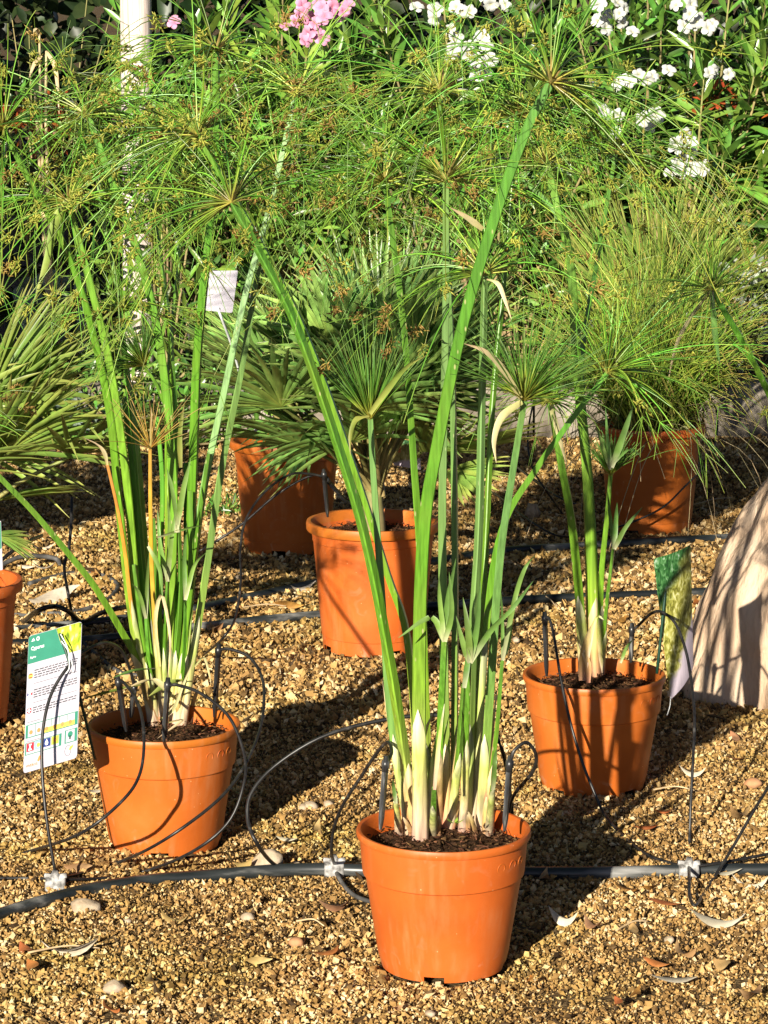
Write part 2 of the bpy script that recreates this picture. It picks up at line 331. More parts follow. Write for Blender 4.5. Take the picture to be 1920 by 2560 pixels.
M_STAKE = surf('dripper_stake', [(0.42, (0.012, 0.012, 0.013)), (0.60, (0.03, 0.03, 0.03)), (0.74, (0.22, 0.22, 0.21))], scale=60, detail=6, rough=0.35, spec=0.5, stretch=(2, 2, 0.25))
M_CLAMP = surf('limed_fitting', [(0.35, (0.10, 0.095, 0.09)), (0.55, (0.42, 0.41, 0.40)), (0.75, (0.66, 0.65, 0.64))], scale=90, rough=0.7, bump=0.5, bscale=120)
M_CARD = plain('tag_card', (0.42, 0.40, 0.46), 0.45, var=0.03)
M_TEAL = plain('tag_teal_print', (0.03, 0.20, 0.13), 0.45, var=0.08)
M_WHITEP = plain('tag_white_print', (0.80, 0.82, 0.82), 0.5, var=0.02)
M_GREYP = plain('tag_grey_print', (0.07, 0.07, 0.08), 0.5)
M_REDP = plain('tag_red_print', (0.50, 0.015, 0.03), 0.5)
M_NAVYP = plain('tag_navy_print', (0.012, 0.03, 0.16), 0.5)
M_LIMEP = plain('tag_lime_print', (0.42, 0.48, 0.05), 0.5)
M_SKYP = plain('tag_blue_print', (0.22, 0.42, 0.60), 0.5)
M_YELP = plain('tag_yellow_print', (0.70, 0.52, 0.08), 0.5)
M_ORP = plain('tag_orange_print', (0.66, 0.22, 0.06), 0.5)
M_TANP = plain('tag_tan_print', (0.40, 0.22, 0.07), 0.5)
M_STICK = plain('green_stick', (0.012, 0.05, 0.03), 0.4)
M_PHOTO1 = surf('tag_lime_photo', [(0.30, (0.08, 0.13, 0.01)), (0.45, (0.30, 0.40, 0.02)), (0.58, (0.50, 0.58, 0.06)), (0.72, (0.72, 0.74, 0.50))], scale=65, detail=3, rough=0.4, stretch=(1.6, 1.6, 0.7))
M_WOODP = surf('weathered_post', [(0.3, (0.42, 0.34, 0.30)), (0.5, (0.66, 0.56, 0.51)), (0.8, (0.74, 0.66, 0.62))], scale=14, rough=0.8, spec=0.1, bump=0.7, bscale=24, stretch=(7, 7, 0.35), bdist=0.004)
M_ROCK = surf('sandstone', [(0.28, (0.38, 0.25, 0.16)), (0.5, (0.54, 0.39, 0.27)), (0.72, (0.62, 0.49, 0.37))], scale=9, detail=12, rough=0.95, spec=0.08, bump=1.0, bscale=16, stretch=(2.2, 2.2, 0.55), bdist=0.025)
M_KERB = surf('kerb_concrete', [(0.3, (0.10, 0.082, 0.062)), (0.55, (0.24, 0.205, 0.16)), (0.8, (0.40, 0.355, 0.30))], scale=14, rough=0.9, spec=0.1, bump=0.6, bscale=60, bdist=0.006)
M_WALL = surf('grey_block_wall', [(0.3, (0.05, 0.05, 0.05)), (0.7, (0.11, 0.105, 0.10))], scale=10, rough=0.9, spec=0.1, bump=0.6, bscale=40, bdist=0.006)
M_STONE = surf('pale_stone', [(0.3, (0.30, 0.22, 0.14)), (0.55, (0.42, 0.33, 0.23)), (0.8, (0.54, 0.45, 0.35))], scale=60, detail=10, rough=0.9, spec=0.1, bump=0.8, bscale=70, bdist=0.004)
M_STONE_RED = surf('reddish_stone', [(0.3, (0.36, 0.17, 0.08)), (0.7, (0.48, 0.27, 0.14))], scale=40, rough=0.85, spec=0.15, bump=0.4, bscale=90)

def gravel_material():
    m, n, l, b = newmat('gravel')
    sx = prm_nodes(n, l)
    r = ramp(n, [(0.0, (0.05, 0.028, 0.011)), (0.16, (0.13, 0.075, 0.026)), (0.38, (0.31, 0.175, 0.056)), (0.62, (0.47, 0.285, 0.098)), (0.84, (0.62, 0.42, 0.18)), (1.0, (0.72, 0.58, 0.36))])
    l.new(sx.outputs[2], r.inputs[0])
    geo = n.new('ShaderNodeNewGeometry')
    ns = n.new('ShaderNodeTexNoise'); ns.inputs['Scale'].default_value = 3.2; ns.inputs['Detail'].default_value = 8; ns.inputs['Roughness'].default_value = .65; l.new(geo.outputs['Position'], ns.inputs['Vector'])
    r2 = ramp(n, [(0.50, (0, 0, 0)), (0.68, (0.75, 0.75, 0.75))]); l.new(ns.outputs['Fac'], r2.inputs[0])
    mx = n.new('ShaderNodeMix'); mx.data_type = 'RGBA'; mx.blend_type = 'MULTIPLY'
    l.new(r2.outputs[0], mx.inputs[0]); l.new(r.outputs[0], mx.inputs[6]); mx.inputs[7].default_value = (0.80, 0.90, 0.55, 1)
    nd = n.new('ShaderNodeTexNoise'); nd.inputs['Scale'].default_value = 9; nd.inputs['Detail'].default_value = 6; nd.inputs['Roughness'].default_value = .6; l.new(geo.outputs['Position'], nd.inputs['Vector'])
    rd = ramp(n, [(.52, (0, 0, 0)), (.74, (.6, .6, .6))]); l.new(nd.outputs['Fac'], rd.inputs[0])
    mxd = n.new('ShaderNodeMix'); mxd.data_type = 'RGBA'; mxd.blend_type = 'MULTIPLY'; l.new(rd.outputs[0], mxd.inputs[0]); l.new(mx.outputs[2], mxd.inputs[6]); mxd.inputs[7].default_value = (.46, .36, .30, 1)
    l.new(mxd.outputs[2], b.inputs['Base Color'])
    b.inputs['Roughness'].default_value = 0.75; b.inputs['Specular IOR Level'].default_value = 0.25
    return m
M_GRAVEL = gravel_material()
M_GROUND = surf('gravel_ground', [(0.30, (0.035, 0.022, 0.011)), (0.5, (0.12, 0.08, 0.038)), (0.7, (0.25, 0.175, 0.085))], scale=160, detail=3, rough=0.95, spec=0.1, bump=1.0, bscale=150, bdist=0.006)
M_BED = surf('bed_soil', [(0.3, (0.02, 0.013, 0.008)), (0.6, (0.06, 0.04, 0.025)), (0.8, (0.13, 0.09, 0.055))], scale=50, rough=0.95, spec=0.1, bump=1.0, bscale=60, bdist=0.01)

rng = np.random.default_rng(7)
PI = math.pi

# ================================================================== ground
POT_S = dict(r=0.130, h=0.210, rb=0.098)
POT_T = dict(r=0.147, h=0.285, rb=0.112)
def pot_pos(u, v_front, spec):
    g = G(u, v_front); k = (g[1] + spec['rb'])/g[1]
    return np.array((g[0]*k, g[1] + spec['rb'], 0.0))
POS = {
    'A': pot_pos(957, 2127, POT_S), 'B': pot_pos(358, 1856, POT_S), 'C': pot_pos(1280, 1727, POT_S),
    'D': pot_pos(806, 1421, POT_T), 'E': pot_pos(620, 1201, POT_T), 'F': pot_pos(1402, 1158, POT_T), 'G': pot_pos(-104, 1585, POT_T),
}
mb = MB()
xs = np.concatenate([[-220, -40, -8], np.linspace(-3, 3, 41), [8, 40, 220]])
ys = np.concatenate([[-60, -5, 2], np.linspace(3.2, 9.35, 61), [12, 30, 260]])
X, Y = np.meshgrid(xs, ys)
def relief(x, y):
    return 0.0030*np.sin(x*41 + 2.1*np.sin(y*13))*np.sin(y*33 + 1.7*np.sin(x*17 + 1)) + 0.0022*np.sin(x*83 + 2*np.sin(y*29 + 2))*np.sin(y*71 + 2*np.sin(x*37))
def gz(x, y):
    a = 0.006*np.sin(x*3.1 + 1.0)*np.cos(y*2.3) + 0.004*np.sin(x*7.3 + y*5.1) + relief(x, y)
    w = np.clip((np.abs(x) < 3) & (y > 3.2) & (y < 9.3), 0, 1)
    return a*w - 0.004
v = np.stack([X, Y, gz(X, Y)], -1)
ny, nx = X.shape
idx = np.arange(nx*ny).reshape(ny, nx)
mb.add(v, np.stack([idx[:-1, :-1], idx[:-1, 1:], idx[1:, 1:], idx[1:, :-1]], -1).reshape(-1, 4))
o = mb.build('ground', M_GROUND); o['kind'] = 'structure'

def gravel(y0, y1, pitch, size, boxy, seed, name, label):
    g = np.random.default_rng(seed)
    yy = np.arange(y0, y1, pitch); pts = []
    for y in yy:
        hw = 0.133*y + 0.20
        x = np.arange(-hw, hw, pitch)
        pts.append(np.stack([x, np.full_like(x, y)], 1))
    p = np.concatenate(pts); p += g.uniform(-.62, .62, p.shape)*pitch
    keep = np.ones(len(p), bool)
    for k, c in POS.items():
        rb = (POT_S if k in 'ABC' else POT_T)['rb'] - 0.004
        keep &= np.hypot(p[:, 0]-c[0], p[:, 1]-c[1]) > rb
    p = p[keep]; N = len(p)
    patch = np.sin(p[:, 0]*9 + 2*np.sin(p[:, 1]*4))*np.sin(p[:, 1]*7 + 2*np.sin(p[:, 0]*5 + 1))
    s = np.minimum(size*(.92 + .16*patch)*g.lognormal(0, 0.42, N), size*2.1)
    big = g.random(N) < 0.006; s[big] *= 1.3
    sc = s[:, None]*g.uniform(.45, 1.3, (N, 3)); sc[:, 2] *= .75
    # clumped hollows so the surface is uneven
    hol = np.sin(p[:, 0]*61 + 3*np.sin(p[:, 1]*23))*np.sin(p[:, 1]*47 + 2*np.sin(p[:, 0]*31))
    tone = np.clip(g.beta(1.5, 1.5, N) + .06*hol + .10*patch, 0, 1)
    tone[g.random(N) < .05] = g.uniform(.85, 1.0)
    fl = g.random(N) < .025; tone[fl] = 0.0; sc[fl] *= np.array((2.6, .7, .45))
    if boxy:
        base = np.array([(a, b, c) for c in (-1, 1) for b in (-1, 1) for a in (-1, 1)], float)*.5
        fq = np.array([(0, 2, 3, 1), (4, 5, 7, 6), (0, 1, 5, 4), (2, 6, 7, 3), (0, 4, 6, 2), (1, 3, 7, 5)])
    else:
        base = np.array([(1, 0, 0), (0, 1, 0), (-1, 0, 0), (0, -1, 0), (0, 0, 1), (0, 0, -1)], float)*.62
        fq = np.array([(0, 1, 4), (1, 2, 4), (2, 3, 4), (3, 0, 4), (1, 0, 5), (2, 1, 5), (3, 2, 5), (0, 3, 5)])
    nv = len(base)
    loc = (base[None]*(1 + g.uniform(-.30, .30, (N, nv, 3))) + g.uniform(-.16, .16, (N, nv, 3)))*sc[:, None, :]
    q = nrm(g.normal(size=(N, 4)))
    w, x, y, z = q.T
    Rm = np.stack([1-2*(y*y+z*z), 2*(x*y-w*z), 2*(x*z+w*y), 2*(x*y+w*z), 1-2*(x*x+z*z), 2*(y*z-w*x), 2*(x*z-w*y), 2*(y*z+w*x), 1-2*(x*x+y*y)], -1).reshape(N, 3, 3)
    loc = np.einsum('nij,nkj->nki', Rm, loc)
    zc = gz(p[:, 0], p[:, 1]) + 0.004 + s*g.uniform(-.35, .5, N)
    zc += 0.0022*hol
    verts = loc + np.stack([p[:, 0], p[:, 1], zc], -1)[:, None, :]
    prm = np.zeros((N, nv, 3)); prm[..., 2] = tone[:, None]
    f = (fq[None] + (np.arange(N)*nv)[:, None, None]).reshape(-1, fq.shape[1])
    m = MB()
    if boxy: m.add(verts, f, None, prm)
    else: m.add(verts, None, f, prm)
    o = m.build(name, M_GRAVEL, smooth=False); o['kind'] = 'stuff'
    return tag(o, label, 'gravel')
gravel(3.75, 5.6, 0.0046, 0.0051, False, 1, 'gravel', 'loose tan gravel chips covering the ground around the front pots')
gravel(5.6, 9.4, 0.0076, 0.0083, False, 2, 'gravel', 'tan gravel farther back, from the palm pots to the concrete kerb')

# raised bed behind the kerb
mb = MB(); mb.box((0, 13.5, 0.05), (14, 7.6, 0.14)); o = mb.build('planting_bed', M_BED); o['kind'] = 'structure'

# ================================================================== pots
def lathe(mb, c, prof, ns=72, skip=None):
    prof = np.asarray(prof, float); Kp = len(prof)
    a = np.arange(ns)*2*PI/ns
    v = np.stack([c[0] + prof[:, :1]*np.cos(a), c[1] + prof[:, :1]*np.sin(a), c[2] + np.repeat(prof[:, 1:2], ns, 1)], -1)
    idx = np.arange(Kp*ns).reshape(Kp, ns)
    q = []
    for i in range(Kp-1):
        for j in range(ns):
            if skip and skip(i, j): continue
            q.append((idx[i, j], idx[i, (j+1) % ns], idx[i+1, (j+1) % ns], idx[i+1, j]))
    mb.add(v, q)

def make_pot(th, c, spec, tall, notch_rot=0, tilt=None):
    r, h, rb = spec['r'], spec['h'], spec['rb']
    ns = 96
    def notch(i, j):      # drainage cut-outs in the foot
        return i in (0, len(prof)-2) and ((j + notch_rot) % 24) < 5
    mb = MB()
    if not tall:
        prof = [(rb-.006, 0), (rb-.0035, .009), (rb, .022), (r*.895, h*.66), (r*.90, h*.672), (r*.925, h*.682), (r*.931, h*.70), (r*.962, h-.012),
                (r*.94, h-.012), (r*.905, h*.7), (r*.87, h*.66), (rb-.004, .02), (rb-.009, .0095), (rb-.009, 0)]
    else:
        prof = [(rb-.002, 0), (rb-.001, .012), (rb, .030), (rb+.0015, .0315), (rb+.0018, .034), (r*.895, h*.845), (r*.907, h*.85), (r*.907, h*.862), (r*.92, h-.022),
                (r*.90, h-.022), (r*.87, h*.83), (rb-.004, .03), (rb-.006, .012), (rb-.006, 0)]
    lathe(mb, c, prof, ns, notch)
    # floor
    a = np.arange(ns)*2*PI/ns
    rv = [(c[0] + (rb-.005)*math.cos(t), c[1] + (rb-.005)*math.sin(t), c[2] + .014) for t in a] + [(c[0], c[1], c[2]+.014)]
    mb.add(rv, None, [(j, (j+1) % ns, ns) for j in range(ns)])
    pot = th.part(mb, 'pot', M_POT, sharp=R(28))
    mb = MB()
    if not tall:
        lathe(mb, c, [(r*.955, h-.013), (r*.985, h-.0125), (r*.998, h-.009), (r, h-.004), (r*.99, h-.0005), (r*.972, h), (r*.95, h-.001), (r*.935, h-.006), (r*.93, h-.02)], ns)
    else:
        lathe(mb, c, [(r*.915, h-.0225), (r*.985, h-.0215), (r*.998, h-.018), (r, h-.006), (r*.99, h-.001), (r*.97, h), (r*.93, h-.001), (r*.91, h-.006), (r*.895, h-.03)], ns)
    th.part(mb, 'rim', M_POT, pot, sharp=R(35))
    if not tall:           # embossed rings on the upper band
        for ang in (-48, -36, -25):
            t = R(ang); rr = r*.948; zc = h*.83
            n_ = np.array((math.cos(t), math.sin(t), 0)); s_ = np.array((-math.sin(t), math.cos(t), 0))
            k = np.linspace(0, 2*PI, 19)
            ring = np.array(c) + n_*(rr) + s_[None]*np.cos(k)[:, None]*.0070 + np.array((0, 0, 1))*(zc + np.sin(k)*.0075)[:, None] + n_*(np.sin(k)*.0013)[:, None]
            m2 = MB(); m2.tubes(ring[None], np.full((1, 19), .0005), 5, ref=n_)
            th.part(m2, 'embossed_ring', M_POT, pot)
    # soil with bark chips
    zs = h - (.030 if not tall else .035)
    rs = r*.91 if not tall else r*.885
    mb = MB(); g = np.random.default_rng(int(abs(c[0]*1e4)) + 5)
    rings = 12; nsg = 40; vv = []
    for i in range(rings+1):
        rad = rs*i/rings
        for j in range(nsg):
            t = j*2*PI/nsg
            vv.append((c[0]+rad*math.cos(t), c[1]+rad*math.sin(t), c[2]+zs + (g.uniform(-.004, .006) if i < rings else 0) + .006*(1-i/rings)))
    q = [(i*nsg+j, i*nsg+(j+1) % nsg, (i+1)*nsg+(j+1) % nsg, (i+1)*nsg+j) for i in range(rings) for j in range(nsg)]
    mb.add(vv, q); soil = th.part(mb, 'soil', M_SOIL)
    N = 900
    rad = rs*.98*np.sqrt(g.random(N)); t = g.random(N)*2*PI
    ctr = np.stack([c[0]+rad*np.cos(t), c[1]+rad*np.sin(t), np.full(N, c[2]+zs+.004) + .006*(1-rad/rs) + g.uniform(-.002, .006, N)], -1)
    dr = nrm(g.normal(size=(N, 3))*np.array((1, 1, .35))); L = np.minimum(.012, .0028*g.lognormal(0, .6, N))[:, None]
    kk = np.linspace(-1, 1, 3)[None, :, None]
    pth = ctr[:, None, :] + dr[:, None, :]*L[:, None, :]*kk
    mb = MB(); mb.ribbons(pth, (g.uniform(.0012, .004, N)[:, None])*np.array([.5, 1, .4]), nrm(g.normal(size=(N, 3))), .25, g.random(N))
    th.part(mb, 'bark_chips', M_BARK, soil, kind='stuff')
    return pot, zs

# ================================================================== papyrus
TRI = [(0 - R(9), 1.0), (0 + R(9), 1.0), (R(120-9), 1.0), (R(120+9), 1.0), (R(240-9), 1.0), (R(240+9), 1.0)]

def perp(axis, g):
    a = nrm(axis); t = nrm(np.cross(a, g.normal(size=3))); return a, t, np.cross(a, t)

def umbel(th, stem, base, axis, kind, g, size=1.0):
    a, e1, e2 = perp(axis, g)
    if kind == 'mature':
        n = int(g.integers(46, 64)); L = g.uniform(.14, .31, n)*size; spread = R(98); droop = .42
        spf = .46; rad = .0018
    elif kind == 'fresh':
        n = 70; L = g.uniform(.15, .25, n)*size; spread = R(90); droop = .30; spf = .10; rad = .0016
    elif kind == 'young':
        n = 150; L = g.uniform(.10, .155, n)*size; spread = R(46); droop = .05; spf = 0; rad = .0013
    elif kind == 'young_wide':
        n = 150; L = g.uniform(.10, .165, n)*size; spread = R(64); droop = .12; spf = 0; rad = .0012
    elif kind == 'dry':
        n = 34; L = g.uniform(.05, .11, n)*size; spread = R(60); droop = .02; spf = 0; rad = .0011
    th_ = spread*np.sqrt(g.random(n)); ph = g.random(n)*2*PI
    d = a*np.cos(th_)[:, None] + (e1*np.cos(ph)[:, None] + e2*np.sin(ph)[:, None])*np.sin(th_)[:, None]
    Kp = 9 if kind != 'dry' else 7
    s = np.linspace(0, 1, Kp)
    dv = droop*g.uniform(.3, 1.6, n)*(.25 + np.sin(th_))
    side = nrm(g.normal(size=(n, 3)))
    wob = g.normal(size=n)*.09 if kind != 'dry' else g.uniform(-.22, .22, n)
    pth = (np.array(base)[None, None] + d[:, None, :]*(L[:, None]*s)[..., None]
           + np.array((0, 0, -1.0))*(L*dv)[:, None, None]*(s**2.2)[None, :, None]
           + side[:, None, :]*(L*wob)[:, None, None]*(s**2)[None, :, None])
    rr = rad*(1 - .6*s)[None, :]*g.uniform(.6, 1.3, n)[:, None]
    mb = MB(); rn = g.random(n)
    mb.tubes(pth, rr, 3, rn)
    # filaments carried by the rays' tips
    if spf > 0:
        sel = np.where(g.random(n) < spf + .15)[0]
        rep = 4; ii = np.repeat(sel, rep)
        td = nrm(pth[ii, -1]-pth[ii, -2]); dd = nrm(td + g.normal(size=(len(ii), 3))*.55)
        LL = g.uniform(.03, .10, len(ii))*size; s2 = np.linspace(0, 1, 5)
        fp = pth[ii, -1][:, None, :] + dd[:, None, :]*(LL[:, None]*s2)[..., None] + np.array((0, 0, -1.0))*(LL*g.uniform(0, .5, len(ii)))[:, None, None]*(s2**2)[None, :, None]
        mb.tubes(fp, np.full((1, 5), .0007)*(1-.5*s2), 3, np.clip(rn[ii], 0, 1)); mb.p[-1][:, 0] = .35 + .6*mb.p[-1][:, 0]
    m = {'mature': M_RAY, 'fresh': M_RAY, 'young': M_RAY_YOUNG, 'young_wide': M_RAY_YOUNG, 'dry': M_RAY_DRY}[kind]
    rays = th.part(mb, 'umbel_rays', m, stem, kind='stuff')
    if spf > 0:
        sel = np.where(g.random(n) < spf)[0]
        c = int(g.integers(20, 30)); ii = np.repeat(sel, c)
        td = nrm(pth[ii, -1]-pth[ii, -2])
        b0 = pth[ii, -1] + td*g.uniform(-.006, .012, len(ii))[:, None] + g.normal(size=(len(ii), 3))*.004
        dd = nrm(td*.6 + g.normal(size=(len(ii), 3))*.8); LL = g.uniform(.006, .013, len(ii))
        s3 = np.array([0, .45, 1.0])
        sp_ = b0[:, None, :] + dd[:, None, :]*(LL[:, None]*s3)[..., None]
        mb = MB(); mb.tubes(sp_, np.array([.0003, .0017, .0002])[None], 3, np.clip(np.repeat(g.random(len(sel)), c)*.7 + .3*g.random(len(ii)), 0, 1))
        th.part(mb, 'spikelets', M_SPIKE if g.random() < .8 else M_SPIKE_BR, stem, kind='stuff')
    # bracts at the foot of the umbel
    nb = {'mature': 14, 'fresh': 10, 'young': 7, 'young_wide': 8, 'dry': 8}[kind]
    lb = g.uniform(.03, .075, nb)*size
    tb = g.uniform(R(25), R(80), nb) if kind in ('mature', 'fresh') else g.uniform(R(10), R(55), nb)
    pb = g.random(nb)*2*PI
    d = a*np.cos(tb)[:, None] + (e1*np.cos(pb)[:, None]+e2*np.sin(pb)[:, None])*np.sin(tb)[:, None]
    s = np.linspace(0, 1, 6)
    bp = np.array(base)[None, None] - a*.004 + d[:, None, :]*(lb[:, None]*s)[..., None] + np.array((0, 0, -1.0))*(lb*g.uniform(0, .3, nb))[:, None, None]*(s**2)[None, :, None]
    mb = MB(); mb.ribbons(bp, np.array([.005, .006, .005, .004, .0025, .0004])[None]*g.uniform(.7, 1.2, nb)[:, None], nrm(np.cross(d, a) + 1e-3), .2, g.random(nb))
    th.part(mb, 'bract_whorl', M_BRACT_BR if kind in ('mature', 'dry') else M_BRACT_GR, stem, kind='stuff')
    return rays

def leaf(th, name, pts3, width, mat, parent, side=(1, 0.25, 0), prof=None, n=14, fold=.22, rnd=.5):
    p = catmull(pts3, n); s = np.linspace(0, 1, n)
    w = width*(np.minimum(1, .55 + 1.8*s)*np.clip((1-s)*2.2, 0, 1)**.8 + .03) if prof is None else width*np.interp(s, *zip(*prof))
    mb = MB(); mb.ribbons(p[None], w[None], np.array(side, float), fold, np.array([rnd]))
    return th.part(mb, name, mat, parent)

def stem(th, pot_c, zs, px, wpx, kind, y0, y1, g, size=1.0, mat=None, sheath=True, phase=None, glauc=.25):
    """px: list of photo points from base to top; y0,y1 depth offsets from the pot centre"""
    m = len(px); Yc = pot_c[1]
    ds = np.concatenate([[0], np.cumsum([math.hypot(px[i+1][0]-px[i][0], px[i+1][1]-px[i][1]) for i in range(m-1)])]); ds /= ds[-1]
    b0 = G(px[0][0], px[0][1], pot_c[2] + zs + .004)
    off = b0 - pot_c; rad_ = math.hypot(off[0], off[1])
    if rad_ > .095: b0[:2] = pot_c[:2] + off[:2]*.095/rad_
    y0 = b0[1] - Yc; y1 = y0*.5 + y1
    pts = [P(u, v, Yc + y0 + (y1-y0)*t) for (u, v), t in zip(px, ds)]
    pts[0] = b0
    path = catmull(pts, 34)
    sc = K*Yc/FPX*1.02
    w0 = wpx*sc
    s = np.linspace(0, 1, len(path))
    rad = w0/1.62*(1.12 - .42*s)
    mb = MB()
    ph = g.random()*2*PI if phase is None else phase
    mb.tubes(path[None], rad[None], shape=TRI, rnd=np.array([g.random()]), phase=ph, cap=True)
    st = th.part(mb, 'stem', mat or (M_STEM_GL if g.random() < glauc else M_STEM), sharp=R(30))
    if kind:
        umbel(th, st, path[-1], path[-1]-path[-3], kind, g, size)
    if sheath:             # wrapping pale sheath with a split, pointed tip
        hgt = g.uniform(.08, .16); tot = np.linalg.norm(np.diff(path, axis=0), axis=1).sum(); fr = hgt/tot
        for kk in range(2):
            f = fr*(1.0 if kk == 0 else .55)
            sp = catmull([path[0], path[0]*(1-.5*f)+path[min(33, max(1, int(f*17)))]*.5*f*0 + path[0]*.5*f*0 + (path[1]-path[0])*0, path[0]], 2) if False else None
            q = np.array([np.array([np.interp(t, s, path[:, j]) for j in range(3)]) for t in np.linspace(0, f, 9)])
            rr = np.interp(np.linspace(0, f, 9), s, rad)*(.93 + .05*(1-kk))*np.array([1.22, 1.12, 1.06, 1.03, 1.01, 1.0, 1.0, .98, .95])
            a0 = g.random()*2*PI if kk else -PI/2 + g.uniform(-.6, .6)
            tan = nrm(np.gradient(q, axis=0)); ref = np.array((1.0, 0, 0)); ex = nrm(ref - tan*(tan@ref)[:, None]); ey = np.cross(tan, ex)
            wid = np.array([PI, PI*.98, PI*.92, PI*.84, PI*.72, PI*.58, PI*.42, PI*.24, .03])
            nb_ = 9; v = []; pr = []
            rn = g.random()
            for i in range(9):
                for j in range(nb_):
                    an = a0 + wid[i]*(-1 + 2*j/(nb_-1))
                    lift = 1 + .10*(i/8)
                    v.append(q[i] + (ex[i]*math.cos(an) + ey[i]*math.sin(an))*rr[i]*lift); pr.append((i/8, j/(nb_-1), rn))
            ii = np.arange(9*nb_).reshape(9, nb_)
            mb = MB(); mb.add(v, np.stack([ii[:-1, :-1], ii[:-1, 1:], ii[1:, 1:], ii[1:, :-1]], -1).reshape(-1, 4), None, pr)
            th.part(mb, 'sheath', M_SHEATH if g.random() < .72 else M_SHEATH_DRY, st)
    return st, path

def shoot(th, c, zs, px, wpx, y0, g, leaves):
    """young shoot: short stem with leaves that spread from its top"""
    st, path = stem(th, c, zs, px, wpx, None, y0, y0 - .01, g, mat=M_STEM)
    top = px[-1]
    for (lp, wl, mt) in leaves:
        pts = [P(top[0], top[1] + 6, c[1] + y0 - .01)] + [P(u, v, c[1] + y0 - .01 - .02*(k+1)*g.uniform(-.5, 1)) for k, (u, v) in enumerate(lp)]
        leaf(th, 'leaf', pts, wl*K*c[1]/FPX, mt, st, rnd=g.random(), prof=[(0, .7), (.25, 1), (.6, .75), (.9, .3), (1, .03)])
    return st

# ---- front pot
g = np.random.default_rng(11)
cA = POS['A']; LATE_B = []
tA = Thing('potted_papyrus', cA, 'tall papyrus in the terracotta plastic pot standing in front of the black main pipe', 'potted plant', 'papyrus plants in terracotta pots')
_, zA = make_pot(tA, cA, POT_S, False, 5)
A = [
 ([(885, 1800), (845, 1560), (822, 1250), (808, 1050), (800, 905)], 15, 'young', -.02, .00, 1.0),
 ([(898, 1805), (850, 1480), (795, 1190), (735, 980), (640, 705), (560, 545), (500, 437)], 20, 'mature', -.05, -.10, 1.0),
 ([(900, 1780), (884, 1400), (838, 1240), (765, 1010), (660, 720), (560, 520), (427, 292)], 15, 'mature', .03, .16, 1.0),
 ([(908, 1815), (905, 1450), (915, 1150), (945, 960), (1000, 700), (1075, 450), (1140, 275), (1190, 178)], 24, 'mature', -.06, -.10, 1.0),
 ([(926, 1790), (915, 1450), (906, 1200), (893, 1010), (870, 700), (830, 392)], 17, 'mature', .00, .10, 1.0),
 ([(965, 1790), (958, 1400), (955, 1100), (962, 700), (963, 390)], 17, 'mature', .02, .05, 1.0),
 ([(985, 1780), (984, 1300), (980, 900), (972, 640), (950, 195)], 14, 'mature', .06, .16, 1.0),
 ([(1008, 1790), (1020, 1400), (1034, 1150), (1041, 850), (1047, 592)], 18, 'mature', .00, .03, .85),
 ([(1028, 1775), (1045, 1250), (1062, 900), (1085, 640), (1120, 250)], 13, 'mature', .06, .18, 1.0),
 ([(1045, 1790), (1062, 1430), (1080, 1200), (1105, 1030), (1132, 865)], 17, 'young_wide', -.03, -.06, 1.05),
 ([(1022, 1790), (1050, 1350), (1085, 1140), (1160, 1010), (1235, 905), (1312, 805)], 14, 'fresh', .02, .10, .9),
]
for k, (px, w, kd, y0, y1, sz) in enumerate(A):
    stem(tA, cA, zA, px, w, kd, y0, y1, g, sz, glauc=1.0 if k in (0, 5, 6, 7, 9) else 0.0)
shoot(tA, cA, zA, [(945, 1790), (952, 1560), (960, 1380)], 15, -.06, g,
      [([(930, 1335), (860, 1378)], 15, M_SHOOT), ([(968, 1290), (985, 1205)], 16, M_SHOOT), ([(950, 1300), (948, 1245)], 12, M_SHOOT), ([(975, 1320), (970, 1235)], 14, M_SHOOT)])
shoot(tA, cA, zA, [(1000, 1795), (1008, 1600), (1015, 1425)], 14, -.06, g,
      [([(1060, 1360), (1110, 1310), (1152, 1255)], 15, M_SHOOT), ([(1010, 1360), (1000, 1290)], 16, M_SHOOT), ([(1030, 1350), (1038, 1255)], 15, M_SHOOT), ([(1000, 1390), (985, 1330)], 15, M_SHOOT)])
shoot(tA, cA, zA, [(972, 1790), (990, 1640), (1002, 1480)], 15, -.045, g, [([(1012, 1410), (1022, 1340)], 14, M_SHOOT)])
shoot(tA, cA, zA, [(1055, 1790), (1070, 1600), (1085, 1420)], 10, .0, g,
      [([(1110, 1300), (1135, 1225), (1157, 1198)], 12, M_SHOOT), ([(1085, 1350), (1082, 1275)], 9, M_SHOOT), ([(1100, 1380), (1108, 1300)], 10, M_SHOOT)])
shoot(tA, cA, zA, [(1066, 1795), (1064, 1700)], 15, -.04, g, [([(1068, 1650), (1072, 1618)], 13, M_SHOOT)])
shoot(tA, cA, zA, [(862, 1800), (855, 1730)], 13, -.03, g, [([(850, 1700), (848, 1682)], 10, M_SHOOT)])
shoot(tA, cA, zA, [(935, 1805), (938, 1700)], 13, -.075, g, [([(948, 1600), (960, 1520)], 11, M_SHEATH)])
